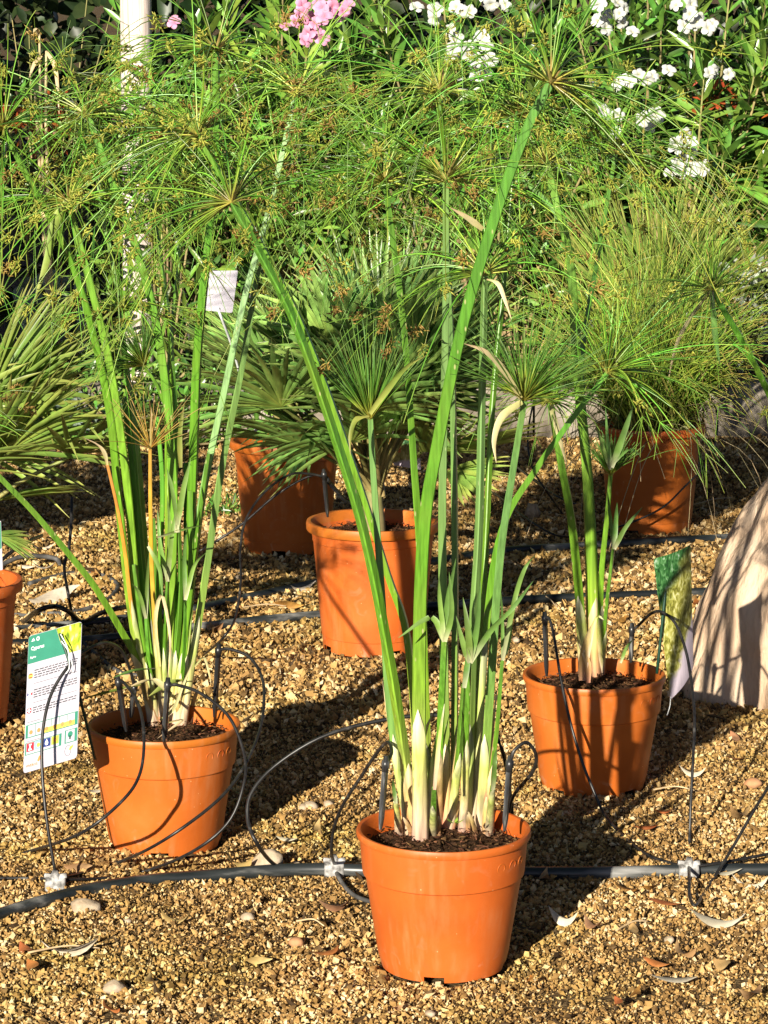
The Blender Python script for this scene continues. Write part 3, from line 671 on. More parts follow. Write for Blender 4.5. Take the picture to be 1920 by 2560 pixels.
# long pale sheath tips along the stems
for pts, w in (([(897, 1800), (903, 1660), (920, 1580), (938, 1535)], 17), ([(884, 1790), (862, 1650), (840, 1560), (826, 1470)], 12), ([(1048, 1795), (1058, 1650), (1066, 1560), (1075, 1480)], 14),
               ([(985, 1785), (982, 1660), (990, 1560)], 13), ([(1036, 1780), (1030, 1680), (1036, 1600)], 14), ([(925, 1800), (935, 1650), (955, 1530)], 12)):
    b0 = G(pts[0][0], pts[0][1], zA + .004); yb = max(b0[1], cA[1] - .095)
    leaf(tA, 'sheath_leaf', [P(u, v, yb - .012) for u, v in pts], w*K*cA[1]/FPX, M_SHEATH if g.random() < .8 else M_SHEATH_DRY, None, prof=[(0, 1), (.4, .9), (.65, .55), (.85, .25), (1, .03)], fold=-.3, rnd=g.random())
# conspicuous bracts
Yb = cA[1]
for pts, w, mt in (([(798, 893), (840, 835), (880, 790), (925, 765)], 16, M_BRACT_GR), ([(796, 897), (770, 905), (757, 940), (757, 985)], 12, M_BRACT_GR),
                   ([(1128, 868), (1085, 900), (1068, 950), (1072, 1000)], 17, M_BRACT), ([(1125, 860), (1080, 790), (1045, 757), (1002, 742)], 15, M_BRACT),
                   ([(1045, 600), (1075, 610), (1092, 650), (1105, 690)], 12, M_BRACT), ([(1043, 495), (1010, 470), (972, 448)], 14, M_BRACT)):
    leaf(tA, 'bract', [P(u, v, Yb - .04 - .01*k) for k, (u, v) in enumerate(pts)], w*K*Yb/FPX, mt, None, prof=[(0, .7), (.3, 1), (.7, .6), (1, .04)], rnd=g.random())
# dead stubs and torn sheaths round the base
for (u, v, hh, w) in ((872, 1800, 60, 13), (948, 1808, 45, 12), (978, 1795, 70, 12), (1012, 1800, 40, 12), (1048, 1802, 80, 14), (918, 1812, 34, 13), (1030, 1806, 52, 11), (893, 1812, 46, 11)):
    b0 = G(u, v, zA + .003); lean_ = g.uniform(-22, 22)
    leaf(tA, 'dead_stub', [b0, P(u + lean_*.4, v - hh*.5, b0[1] - .004), P(u + lean_, v - hh, b0[1] - .012)], w*K*cA[1]/FPX, M_SHEATH_DRY, None, prof=[(0, 1), (.5, .9), (.8, .7), (.93, .35), (1, .25)], fold=-.4, rnd=g.random())
for (u, v, hh, w) in ((325, 1560, 70, 14), (345, 1568, 50, 12), (375, 1566, 80, 14), (398, 1562, 55, 12), (312, 1555, 45, 11), (410, 1555, 70, 12), (360, 1572, 35, 12)):
    LATE_B.append((u, v, hh, w))
# tiny weed on the soil
wk = Thing('weed_seedling', P(985, 1775, cA[1] - .06), 'tiny bright green weed seedling sprouting from the front pot soil', 'weed')
mb = MB()
c0 = P(982, 1780, cA[1]-.075)
for k in range(5):
    t = k*1.26; d = np.array((math.cos(t), math.sin(t)*.6, .55))
    mb.ribbons(np.array([c0 + d*.003, c0 + d*.008, c0 + d*.014])[None], np.array([[.002, .006, .001]]), np.array((-d[1], d[0], 0)), .15, np.array([.7]))
wk.part(mb, 'leaves', M_OLE2)

# ---- left pot
g = np.random.default_rng(22)
cB = POS['B']
tB = Thing('potted_papyrus', cB, 'papyrus with a yellow dead stem in the pot beside the white and teal tag', 'potted plant', 'papyrus plants in terracotta pots')
_, zB = make_pot(tB, cB, POT_S, False, 3)
B = [
 ([(318, 1545), (290, 1350), (262, 1120), (240, 900), (205, 730), (165, 590), (115, 480), (60, 380), (8, 275)], 17, 'mature', -.02, -.06, 1.0),
 ([(325, 1550), (300, 1330), (275, 1050), (240, 800), (192, 600), (165, 500), (147, 436)], 16, 'mature', -.03, -.05, 1.0),
 ([(360, 1550), (368, 1300), (374, 1040), (345, 740), (300, 555), (245, 400), (190, 248)], 17, 'mature', -.04, -.02, 1.0),
 ([(335, 1540), (300, 1000), (275, 800), (250, 600), (218, 440), (215, 380)], 11, 'mature', .04, .12, .8),
 ([(355, 1535), (372, 1000), (370, 760), (355, 620), (330, 450), (305, 292)], 11, 'mature', .05, .14, .95),
 ([(392, 1555), (405, 1300), (418, 1020), (428, 760), (452, 520), (468, 350), (467, 110)], 20, 'mature', .00, .08, 1.0),
 ([(412, 1550), (440, 1260), (478, 1010), (520, 800), (560, 560), (600, 368)], 15, 'mature', .02, .10, 1.0),
 ([(400, 1555), (415, 1250), (440, 1060), (480, 870), (530, 640), (585, 440), (640, 200)], 15, 'mature', -.01, .06, 1.0),
 ([(375, 1540), (362, 1000), (368, 760), (388, 560), (402, 402)], 11, 'fresh', .06, .16, .9),
 ([(325, 1535), (296, 1430), (262, 1365), (205, 1270), (150, 1200), (70, 1105), (-12, 1020), (-90, 930)], 14, 'fresh', -.02, -.10, .9),
 ([(345, 1545), (315, 1250), (292, 1000), (272, 800), (265, 672)], 10, 'fresh', .02, .05, .6),
 ([(362, 1540), (375, 1180), (378, 960), (345, 845), (312, 790)], 9, 'young_wide', .00, .02, .75),
 ([(372, 1545), (388, 1300), (385, 1120)], 12, None, .0, .03, 1),
 ([(352, 1545), (345, 1300), (352, 1060), (340, 900)], 12, None, .02, .04, 1),
 ([(385, 1540), (398, 1250), (400, 1000)], 13, None, .05, .07, 1),
]
B += [([(340, 1550), (322, 1400), (300, 1200), (285, 1000), (268, 860)], 13, None, 0, .02, 1), ([(368, 1550), (380, 1350), (372, 1150), (380, 950), (372, 780)], 12, None, 0, .03, 1), ([(382, 1552), (408, 1320), (430, 1130), (452, 980)], 12, None, 0, .03, 1),
 ([(330, 1548), (310, 1380), (290, 1220)], 12, None, 0, 0, 1), ([(398, 1548), (400, 1380), (412, 1180), (410, 1060)], 11, None, 0, .03, 1), ([(355, 1556), (350, 1420), (338, 1260), (330, 1120)], 12, None, 0, .0, 1)]
for px, w, kd, y0, y1, sz in B:
    stem(tB, cB, zB, px, w, kd, y0, y1, g, sz, glauc=.08)
stem(tB, cB, zB, [(330, 1545), (290, 1340), (272, 1200), (255, 1100), (232, 1000)], 9, None, -.01, -.04, g, mat=M_STEM_YEL)
stem(tB, cB, zB, [(348, 1545), (330, 1250), (326, 1100), (325, 968)], 10, 'dry', -.05, -.07, g, 1.2, mat=M_STEM_YEL)
for px, lv in (([(358, 1550), (356, 1400), (362, 1250)], [([(372, 1150), (388, 1080)], 11, M_SHOOT), ([(345, 1170), (340, 1100)], 10, M_SHOOT), ([(366, 1150), (362, 1070)], 11, M_SHOOT)]),
               ([(390, 1552), (396, 1420), (400, 1290)], [([(420, 1220), (448, 1190)], 10, M_SHOOT), ([(398, 1200), (404, 1130)], 10, M_SHOOT)]),
               ([(335, 1552), (322, 1430), (315, 1330)], [([(300, 1280), (285, 1260)], 9, M_SHOOT), ([(318, 1250), (322, 1190)], 9, M_SHOOT)])):
    shoot(tB, cB, zB, px, 9, 0, g, lv)
for pts, w, mt in (([(147, 432), (120, 480), (100, 570), (72, 655)], 20, M_BRACT_GR), ([(232, 1005), (215, 965), (180, 945)], 4, M_BRACT), ([(232, 1005), (225, 975), (205, 955)], 7, M_BRACT),
                   ([(345, 1440), (335, 1340), (350, 1285), (368, 1380), (362, 1470)], 9, M_BRACT), ([(370, 1500), (330, 1470), (265, 1490)], 13, M_BRACT),
                   ([(395, 1470), (360, 1480), (320, 1505)], 17, M_BRACT_GR), ([(335, 1445), (290, 1450), (242, 1465)], 13, M_SHOOT), ([(305, 1480), (240, 1495), (170, 1512)], 13, M_BRACT_GR),
                   ([(420, 1440), (440, 1420), (452, 1455), (456, 1480)], 6, M_BRACT), ([(345, 1555), (375, 1530), (395, 1480), (425, 1410)], 8, M_BRACT), ([(360, 1560), (395, 1555), (340, 1595)], 9, M_BRACT),
                   ([(380, 1150), (395, 1060), (412, 990)], 14, M_SHOOT), ([(385, 1150), (372, 1060), (360, 1010)], 10, M_SHOOT), ([(390, 1010), (388, 940), (398, 870)], 12, M_BRACT_GR), ([(320, 1180), (345, 1230), (352, 1300)], 10, M_SHOOT),
                   ([(340, 1160), (405, 1140), (450, 1132)], 9, M_SHOOT)):
    yb = g.uniform(-.10, -.06) if pts[0][1] > 1300 else -.05
    leaf(tB, 'dry_leaf', [P(u, v, cB[1] + yb) for u, v in pts], w*K*cB[1]/FPX, mt, None, prof=[(0, .6), (.3, 1), (.7, .7), (1, .04)], rnd=g.random())

for (u, v, hh, w) in LATE_B:
    b0 = G(u, v, zB + .003); lean_ = g.uniform(-25, 25)
    leaf(tB, 'dead_stub', [b0, P(u + lean_*.4, v - hh*.5, b0[1] - .004), P(u + lean_, v - hh, b0[1] - .012)], w*K*cB[1]/FPX, M_SHEATH_DRY if g.random() < .6 else M_SHEATH, None, prof=[(0, 1), (.5, .9), (.8, .7), (.93, .35), (1, .25)], fold=-.4, rnd=g.random())

# ---- right pot
g = np.random.default_rng(33)
cC = POS['C']
tC = Thing('potted_papyrus', cC, 'small clump of papyrus in the half-shaded terracotta pot next to the boulder', 'potted plant', 'papyrus plants in terracotta pots')
_, zC = make_pot(tC, cC, POT_S, False, 15)
for px, w, kd, y0, y1, sz in [
 ([(1262, 1460), (1252, 1300), (1235, 1130), (1208, 980), (1188, 868)], 17, 'fresh', -.03, -.05, .6),
 ([(1282, 1460), (1280, 1250), (1270, 1020), (1248, 800), (1232, 560), (1180, 350)], 22, 'mature', -.01, .05, 1.0),
 ([(1298, 1455), (1300, 1250), (1312, 1120), (1320, 1025)], 12, 'young', -.02, -.04, .55),
 ([(1290, 1450), (1285, 1200), (1262, 900), (1240, 640), (1200, 460), (1062, 338)], 12, 'mature', .03, .10, 1.0),
 ([(1275, 1450), (1266, 1100), (1255, 800), (1290, 560), (1330, 330)], 11, 'mature', .05, .15, 1.0),
]:
    stem(tC, cC, zC, px, w, kd, y0, y1, g, sz)
shoot(tC, cC, zC, [(1302, 1455), (1310, 1320), (1326, 1180)], 9, -.03, g, [([(1330, 1120), (1333, 1085)], 12, M_SHOOT), ([(1350, 1140), (1388, 1095)], 12, M_SHOOT), ([(1318, 1120), (1312, 1060)], 10, M_SHOOT)])
for pts, w, mt in (([(1320, 1010), (1345, 940), (1368, 875)], 17, M_SHOOT), ([(1320, 1010), (1312, 950), (1308, 880)], 9, M_SHOOT), ([(1322, 1005), (1358, 970), (1385, 985)], 7, M_SHOOT), ([(1318, 1015), (1300, 960), (1285, 905)], 9, M_SHOOT),
                   ([(1188, 872), (1205, 930), (1226, 1010)], 13, M_BRACT), ([(1255, 1470), (1262, 1400), (1288, 1330)], 20, M_SHEATH_DRY), ([(1270, 1475), (1268, 1430), (1250, 1390)], 16, M_SHEATH_DRY), ([(1262, 1470), (1285, 1340), (1308, 1340)], 8, M_SHEATH),
                   ([(1340, 1432), (1352, 1400), (1368, 1380)], 9, M_SHOOT)):
    leaf(tC, 'leaf', [P(u, v, cC[1] - .06) for u, v in pts], w*K*cC[1]/FPX, mt, None, prof=[(0, .6), (.3, 1), (.7, .7), (1, .04)], rnd=g.random())

# ---- a papyrus rooted beyond the right edge, one stem leans into view
g = np.random.default_rng(44)
cH = np.array((1.22, 6.75, 0))
tH = Thing('potted_papyrus', cH, 'papyrus leaning in from beyond the boulder with a spiky head on a bowed stem', 'potted plant', 'papyrus plants in terracotta pots')
_, zH = make_pot(tH, cH, POT_S, False, 0)
stem(tH, cH, zH, [(1822, 1250), (1755, 1050), (1680, 890), (1610, 750), (1560, 665), (1538, 625)], 13, 'fresh', 0, -.25, g, .85)
stem(tH, cH, zH, [(1835, 1250), (1830, 1000), (1850, 700)], 13, 'mature', 0, -.05, g, .9)
leaf(tH, 'bract', [P(u, v, cH[1]-.3) for u, v in [(1538, 628), (1543, 690), (1548, 740), (1556, 790)]], 13*K*cH[1]/FPX, M_SHOOT, None, rnd=.8)
leaf(tH, 'bract', [P(u, v, cH[1]-.32) for u, v in [(1536, 628), (1490, 690), (1460, 750), (1442, 830)]], 8*K*cH[1]/FPX, M_BRACT, None, rnd=.5)

# ================================================================== palms
def frond(th, hub0, d, Lp, Lf, nseg, ang, g, mat, normal_roll=0.0, droop=.12, parent=None, width=.013):
    """petiole from hub0 along d, then a pleated fan of leaflets"""
    d = nrm(np.array(d, float)); hub0 = np.array(hub0, float)
    s = np.linspace(0, 1, 8)
    hub = hub0 + d*Lp + np.array((0, 0, -.10*Lp))
    pp = catmull([hub0, hub0 + d*Lp*.5 + np.array((0, 0, .02*Lp)), hub], 8)
    mb = MB(); mb.tubes(pp[None], np.linspace(.006, .0035, 8)[None], 5, np.array([.5]))
    ax = nrm(pp[-1]-pp[-2])
    up = np.array((0, 0, 1.0)); sd = nrm(np.cross(ax, up) + 1e-4)
    nv = nrm(np.cross(sd, ax))
    c, s_ = math.cos(normal_roll), math.sin(normal_roll)
    sd, nv = sd*c + nv*s_, nv*c - sd*s_
    fr = MB()
    al = np.linspace(-ang, ang, nseg) + g.uniform(-.03, .03, nseg)
    dirs = ax*np.cos(al)[:, None] + sd*np.sin(al)[:, None] + nv*(.10*np.abs(np.sin(al)) + g.uniform(-.06, .06, nseg))[:, None]
    dirs = nrm(dirs)
    L = Lf*(.72 + .28*np.cos(al*.8))*g.uniform(.9, 1.08, nseg)
    t = np.linspace(0, 1, 7)
    pth = hub[None, None] + dirs[:, None, :]*(L[:, None]*t)[..., None] + np.array((0, 0, -1.0))*(L*droop*g.uniform(.2, 1.6, nseg))[:, None, None]*(t**2.3)[None, :, None]
    w = width*np.array([.25, .75, 1.0, .95, .75, .42, .04])[None]*g.uniform(.8, 1.2, nseg)[:, None]
    sdv = nrm(np.cross(dirs, nv[None]))
    rn = np.clip(g.random() + g.uniform(-.25, .25, nseg), 0, 1)
    fr.ribbons(pth, w, sdv, .32, rn)
    f = th.part(fr, 'fan_leaf', mat, parent)
    th.part(mb, 'petiole', M_PETIOLE, f)
    return f

def palm(th, c, zs, n, g, mat, Lp=(.10, .26), Lf=(.22, .30), az=None, el=(10, 80), trunk=.06, nseg=(20, 27), ang=(R(75), R(112)), width=.013, rmin=0):
    base = np.array((c[0], c[1], c[2]+zs))
    mb = MB(); s = np.linspace(0, 1, 9)
    mb.tubes((base[None] + np.array((0, 0, 1.0))[None]*(trunk*s)[:, None])[None], (.030 - .010*s)[None]*(1 + .12*np.sin(s*25))[None], 12, np.array([.4]), cap=True)
    th.part(mb, 'trunk', M_STALK)
    top = base + np.array((0, 0, trunk*.85))
    for k in range(n):
        a = az(k, g) if az else g.uniform(0, 2*PI)
        e = R(g.uniform(*el))
        if rmin and math.cos(a) > .35: e = max(e, R(rmin))
        d = np.array((math.cos(a)*math.cos(e), math.sin(a)*math.cos(e), math.sin(e)))
        frond(th, top + g.normal(size=3)*.008, d, g.uniform(*Lp), g.uniform(*Lf), int(g.integers(*nseg)), g.uniform(*ang), g, mat, g.uniform(-.5, .5), g.uniform(.05, .25), width=width)

g = np.random.default_rng(55)
cD = POS['D']
tD = Thing('potted_palm', cD, 'bushy fan palm in the tall sunlit terracotta pot behind the papyrus stems', 'potted plant', 'fan palms in tall terracotta pots')
_, zD = make_pot(tD, cD, POT_T, True, 20)
golden = PI*(3-math.sqrt(5))
palm(tD, cD, zD, 40, g, M_PALM, Lp=(.20, .42), Lf=(.25, .34), az=lambda k, g: k*golden + .4, el=(40, 87), trunk=.10, nseg=(22, 28), width=.016, rmin=64)
for px, roll in (([(920, 1010), (1110, 850)], .3), ([(930, 1020), (1060, 1000)], -.5), ([(890, 1000), (960, 900)], .6)):
    a = P(*px[0], cD[1]-.03); b = P(*px[1], cD[1]-.14); d = b-a
    frond(tD, a, d, .05, np.linalg.norm(d)*.9, 16, R(38), g, M_PALM_Y, roll, .05, width=.016)

cE = POS['E']
tE = Thing('potted_palm', cE, 'low fan palm drooping over its shadow-dappled terracotta pot behind the sunlit palm pot', 'potted plant', 'fan palms in tall terracotta pots')
_, zE = make_pot(tE, cE, POT_T, True, 5)
palm(tE, cE, zE, 20, g, M_PALM, Lp=(.10, .22), Lf=(.18, .24), az=lambda k, g: k*golden, el=(45, 82), trunk=.09, width=.015, ang=(R(48), R(75)))
for px in ([(690, 915), (600, 1000)], [(640, 905), (540, 900)], [(690, 920), (760, 880)]):
    a = P(*px[0], cE[1]-.06); b = P(*px[1], cE[1]-.22); d = b-a
    frond(tE, a, d, .04, np.linalg.norm(d)*.95, 11, R(24), g, M_PALM, .2, .05, width=.013)

cG = POS['G']
tG = Thing('potted_palm', cG, 'fan palm in the cut-off terracotta pot with the pale teal tag leaning at it', 'potted plant', 'fan palms in tall terracotta pots')
_, zG = make_pot(tG, cG, POT_T, True, 9)
palm(tG, cG, zG, 18, g, M_PALM_Y, Lp=(.24, .40), Lf=(.26, .34), az=lambda k, g: k*golden + 1.0, el=(38, 82), trunk=.12)
for px, w in (([(20, 880), (140, 600)], .012), ([(-10, 900), (120, 720)], .012), ([(-20, 980), (145, 760)], .012), ([(-30, 1000), (130, 860)], .012), ([(-40, 1090), (150, 1000)], .02), ([(-40, 1150), (75, 1160)], .012)):
    a = P(*px[0], cG[1]+.02); b = P(*px[1], cG[1]+.06); d = b-a
    frond(tG, a - d*.3, d, np.linalg.norm(d)*.5, np.linalg.norm(d)*.85, 15, R(34), g, M_PALM_Y, g.uniform(-.6, .6), .04, width=w)

# ---- grass in the back right pot
g = np.random.default_rng(66)
cF = POS['F']
tF = Thing('potted_grass', cF, 'shaggy yellow-green ornamental grass spilling over the terracotta pot in front of the kerb', 'potted plant')
_, zF = make_pot(tF, cF, POT_T, True, 12)
def blades(N, L0, L1, el0, el1, w, droop, curl, seed, K_=10, r=.08):
    g = np.random.default_rng(seed)
    rad = r*np.sqrt(g.random(N)); t = g.random(N)*2*PI
    b0 = np.stack([cF[0]+rad*np.cos(t), cF[1]+rad*np.sin(t), np.full(N, zF)], -1)
    az = t + g.normal(size=N)*.6; el = R(1)*g.uniform(el0, el1, N)
    d = np.stack([np.cos(az)*np.cos(el), np.sin(az)*np.cos(el), np.sin(el)], -1)
    L = g.uniform(L0, L1, N); s = np.linspace(0, 1, K_)
    side = nrm(g.normal(size=(N, 3)))
    p = b0[:, None, :] + d[:, None, :]*(L[:, None]*s)[..., None] + np.array((0, 0, -1.0))*(L*droop*g.uniform(.3, 1.5, N))[:, None, None]*(s**2.4)[None, :, None]
    p += side[:, None, :]*(L*g.uniform(-curl, curl, N))[:, None, None]*(s**2)[None, :, None]
    p += nrm(g.normal(size=(N, 3)))[:, None, :]*(np.sin(s*PI*g.uniform(1, 3, N)[:, None])*.03*g.random(N)[:, None])[..., None]
    return p, g
NB = 90
p, gg = blades(NB, .30, .60, 50, 88, .006, .3, .25, 1)
mb = MB(); mb.ribbons(p, .0055*np.array([.8, 1, 1, 1, 1, .95, .85, .7, .45, .05])[None]*gg.uniform(.7, 1.3, NB)[:, None], nrm(gg.normal(size=(NB, 3))), .2, gg.random(NB))
tF.part(mb, 'broad_blades', M_GRASS, kind='stuff')
p, gg = blades(1500, .28, .78, 55, 89, .002, .5, .5, 2)
mb = MB(); mb.tubes(p, np.linspace(.0015, .0008, 10)[None], 3, gg.random(1500)); tF.part(mb, 'fine_blades', M_GRASS, kind='stuff')
p, gg = blades(45, .22, .42, 10, 50, .002, .9, .6, 3)
mb = MB(); mb.tubes(p, np.linspace(.0017, .0009, 10)[None], 3, gg.random(45)); tF.part(mb, 'dry_hanging_strands', M_BRACT, kind='stuff')

# ---- spiky palm behind the grass
g = np.random.default_rng(67)
cI = np.array((cF[0]*1.09, 8.45, 0.0))
tI = Thing('potted_palm', cI, 'narrow-leaved palm with stiff upright leaves behind the shaggy grass pot', 'potted plant', 'fan palms in tall terracotta pots')
_, zI = make_pot(tI, cI, POT_T, True, 12)
for k in range(11):
    a = k*golden; e = R(g.uniform(55, 86))
    d = np.array((math.cos(a)*math.cos(e), math.sin(a)*math.cos(e)*.7 - .15, math.sin(e)))
    frond(tI, (cI[0], cI[1], zI+.12), d, g.uniform(.08, .22), g.uniform(.34, .48), 13, R(g.uniform(22, 42)), g, M_PALM_Y, g.uniform(-.8, .8), .05, width=.012)

# ================================================================== shrubs behind
def leaf_batch(mb, pos, d, L, W, g, droop=.15, fold=.16):
    N = len(pos); t = np.array([0, .3, .65, 1.0])
    p = pos[:, None, :] + d[:, None, :]*(L[:, None]*t)[..., None] + np.array((0, 0, -1.0))*(L*droop*g.uniform(0, 1.4, N))[:, None, None]*(t**2)[None, :, None]
    w = W[:, None]*np.array([.15, .95, .9, .04])[None]
    sd = nrm(np.cross(d, nrm(g.normal(size=(N, 3))*.6 + np.array((0, -.5, 1.0)))))
    mb.ribbons(p, w, sd, fold, g.random(N))

def oleander(name, c, hgt, rx, ry, nsh, mat, label, cat, g, L=(.10, .16), W=.022, z0=.11, up=.6, group=None, whorl=3, nodes=9):
    th = Thing(name, (c[0], c[1], z0), label, cat, group)
    st = MB(); lf = MB(); tips = []
    allp, alld, allL = [], [], []
    for k in range(nsh):
        a = g.uniform(0, 2*PI); rr = math.sqrt(g.random())
        top = np.array((c[0] + rx*rr*math.cos(a), c[1] + ry*rr*math.sin(a), z0 + hgt*g.uniform(.35, 1.0)*(1-.25*rr*rr)))
        b0 = np.array((c[0] + .12*math.cos(a), c[1] + .12*math.sin(a), z0))
        mid = b0*.45 + top*.55 + np.array((0, 0, .08))
        p = catmull([b0, mid, top], 10)
        st.tubes(p[None], np.linspace(.009, .003, 10)[None], 4, np.array([g.random()]))
        ax = nrm(p[-1]-p[-3]); a_, e1, e2 = perp(ax, g)
        for nd in range(nodes):
            f = 1 - nd*.045*g.uniform(.8, 1.2)
            if f < .3: break
            q = np.array([np.interp(f, np.linspace(0, 1, 10), p[:, j]) for j in range(3)])
            ph0 = nd*1.05 + g.uniform(0, .4)
            for w in range(whorl):
                ph = ph0 + w*2*PI/whorl
                tilt = R(22 + 7*nd) + g.uniform(-.15, .2)
                allp.append(q); alld.append(ax*math.cos(tilt) + (e1*math.cos(ph)+e2*math.sin(ph))*math.sin(tilt)); allL.append(g.uniform(*L)*(0.7 if nd == 0 else 1))
        tips.append(p[-1])
    allp = np.array(allp); alld = nrm(np.array(alld)); allL = np.array(allL)
    leaf_batch(lf, allp, alld, allL, W*g.uniform(.75, 1.2, len(allL)), g)
    th.part(st, 'branches', M_STALK, kind='stuff')
    th.part(lf, 'foliage', mat, kind='stuff')
    return th, tips

g = np.random.default_rng(77)
ole = []
ole.append(oleander('oleander_shrub', (-.42, 10.15), 1.45, .62, .42, 84, M_OLE2, 'pink-flowering oleander bush beside the pale wooden post', 'shrub', g))
ole.append(oleander('oleander_shrub', (.35, 10.05), 1.50, .62, .42, 92, M_OLE, 'white-flowering oleander bush right of the pink-flowering one', 'shrub', g))
ole.append(oleander('oleander_shrub', (1.00, 10.0), 1.5, .55, .42, 84, M_OLE, 'white-flowering oleander bush by the far end of the hedge behind the grass pot', 'shrub', g))
ole.append(oleander('oleander_shrub', (1.62, 9.85), 1.65, .48, .40, 90, M_OLE2, 'flowerless oleander with broad fresh leaves at the end of the row', 'shrub', g, L=(.12, .18), W=.026))
ole.append(oleander('oleander_shrub', (-1.75, 10.6), 1.5, .5, .4, 60, M_OLE, 'thin dark oleander behind the dry straw stalks', 'shrub', g))
# low filler shrubs in front of the kerb line
def small_shrub(name, c, hgt, rx, ry, n, mat, label, g, L, W, z0=.11):
    th = Thing(name, (c[0], c[1], z0), label, 'shrub')
    pos = np.stack([c[0] + rx*g.normal(size=n)*.5, c[1] + ry*g.normal(size=n)*.5, z0 + hgt*g.random(n)**.8], -1)
    d = nrm(g.normal(size=(n, 3)) + np.array((0, -.4, .7)))
    mb = MB(); leaf_batch(mb, pos, d, g.uniform(*L, n), np.full(n, W)*g.uniform(.7, 1.2, n), g)
    th.part(mb, 'foliage', mat, kind='stuff')
    st = MB(); m = max(10, n//30); ii = g.integers(0, n, m)
    b0 = np.array((c[0], c[1], z0))
    st.tubes(np.stack([np.repeat(b0[None], m, 0), (b0 + pos[ii])/2 + g.normal(size=(m, 3))*.02, pos[ii]], 1), np.array([[.006, .004, .002]]), 4, g.random(m))
    th.part(st, 'branches', M_STALK, kind='stuff')
    return th
small_shrub('leafy_shrub', (-.30, 9.9), .55, .45, .25, 900, M_OLE, 'low leafy bush behind the white label in the palm', g, (.05, .09), .020)
small_shrub('leafy_shrub', (.45, 9.85), .55, .5, .25, 900, M_OLE, 'low bush below the white flowers behind the fan palm', g, (.05, .09), .020)
small_shrub('silver_shrub', (1.22, 9.75), .42, .20, .15, 320, M_SILVER, 'silver-leaved low shrub above the dappled kerb', g, (.04, .07), .020)
small_shrub('leafy_shrub', (1.0, 9.7), .35, .45, .16, 700, M_DARKLEAF, 'small dark-leaved bush behind the dappled kerb', g, (.03, .05), .018)
# hedge as a far green mass
def hedge(x0, x1, y, h, n, mat, label, g, L=(.06, .11), W=.04):
    pos = np.stack([g.uniform(x0, x1, n), y + np.abs(g.normal(size=n))*.35, .1 + h*g.random(n)], -1)
    d = nrm(g.normal(size=(n, 3)) + np.array((0, -.6, .3)))
    mb = MB(); leaf_batch(mb, pos, d, g.uniform(*L, n), np.full(n, W), g)
    o = mb.build('hedge', mat); o['kind'] = 'stuff'; tag(o, label, 'hedge')
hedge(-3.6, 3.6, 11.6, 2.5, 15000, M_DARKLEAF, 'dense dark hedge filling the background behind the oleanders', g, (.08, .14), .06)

# low grey wall at left, post, kerb
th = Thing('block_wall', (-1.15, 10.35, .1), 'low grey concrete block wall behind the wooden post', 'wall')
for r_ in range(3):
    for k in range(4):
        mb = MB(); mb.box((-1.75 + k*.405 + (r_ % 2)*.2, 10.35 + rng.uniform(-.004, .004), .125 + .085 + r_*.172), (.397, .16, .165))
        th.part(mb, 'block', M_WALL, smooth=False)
pc = P(295, 300, 9.75)
th = Thing('wooden_post', (pc[0], 9.75, .1), 'pale weathered round wooden post among the greenery', 'post')
mb = MB(); s = np.linspace(0, 1, 30)
pp = np.stack([pc[0] + .012*s - .004, np.full(30, 9.75), .1 + 2.0*s], -1)
mb.tubes(pp[None], np.full((1, 30), .050)*(1 + .02*np.sin(s*13)), 20, np.array([.5]), cap=True)
th.part(mb, 'shaft', M_WOODP)
mb = MB(); mb.tubes(np.array([pp[-1], pp[-1] + np.array((0, 0, .012))])[None], np.array([[.0505, .044]]), 20, cap=True); th.part(mb, 'cap', M_WOODP)
# kerb blocks
xk = -2.4
k = 0
th = Thing('stone_kerb', (0, 9.42, 0), 'row of rough concrete kerb blocks edging the raised bed', 'kerb')
while xk < 2.4:
    w = rng.uniform(.42, .55)
    mb = MB()
    nx_, nz_ = 10, 5
    h = rng.uniform(.155, .185); d = .12
    # rounded rough block
    for (yy, flip) in ((9.40, 1),):
        vv = []; 
        prof = [(0.0, 0), (-.006, .02), (-.005, h*.6), (0.0, h-.02), (.012, h-.005), (.03, h), (d, h), (d, 0)]
        for i in range(nx_+1):
            for (py, pz) in prof:
                vv.append((xk + .004 + (w-.008)*i/nx_, yy + py + rng.uniform(-.004, .004), pz + rng.uniform(-.003, .003)))
        m_ = len(prof)
        q = [(i*m_+j, (i+1)*m_+j, (i+1)*m_+j+1, i*m_+j+1) for i in range(nx_) for j in range(m_-1)]
        mb.add(vv, q); b0 = mb.n
        mb.t.append(np.array([(0, j+1, j) for j in range(1, m_-1)])); e = nx_*m_
        mb.t.append(np.array([(e, e+j, e+j+1) for j in range(1, m_-1)]))
    th.part(mb, 'kerb_block', M_KERB, smooth=True, sharp=R(40))
    xk += w; k += 1

# flowers
def flower_mesh(mat, name, g, size=.024):
    mb = MB()
    for k in range(5):
        a = k*2*PI/5 + g.uniform(-.12, .12)
        d = np.array((math.cos(a), math.sin(a), 0)); sd = np.array((-d[1], d[0], 0)); n_ = np.array((0, 0, 1.0))
        t = np.array([0, .25, .55, .8, 1.0])
        p = d[None]*(size*t)[:, None] + n_[None]*(size*(.55*np.sin(t*1.9) - g.uniform(.15, .6)*t**2))[:, None] - n_*.006
        mb.ribbons(p[None], np.array([[.2, .55, .85, .8, .35]])*size, sd, g.uniform(-.22, .24), np.array([g.random()]))
    mb.tubes(np.array([(0, 0, -.020), (0, 0, -.012), (0, 0, -.004)])[None], np.array([[.0015, .002, .004]]), 6, np.array([.5]))
    m = mb.mesh(name); m.materials.append(mat); return m
wm = [flower_mesh(M_WHITEFL, 'white_flower', g) for _ in range(4)]
pm = [flower_mesh(M_PINKFL, 'pink_flower', g) for _ in range(3)]
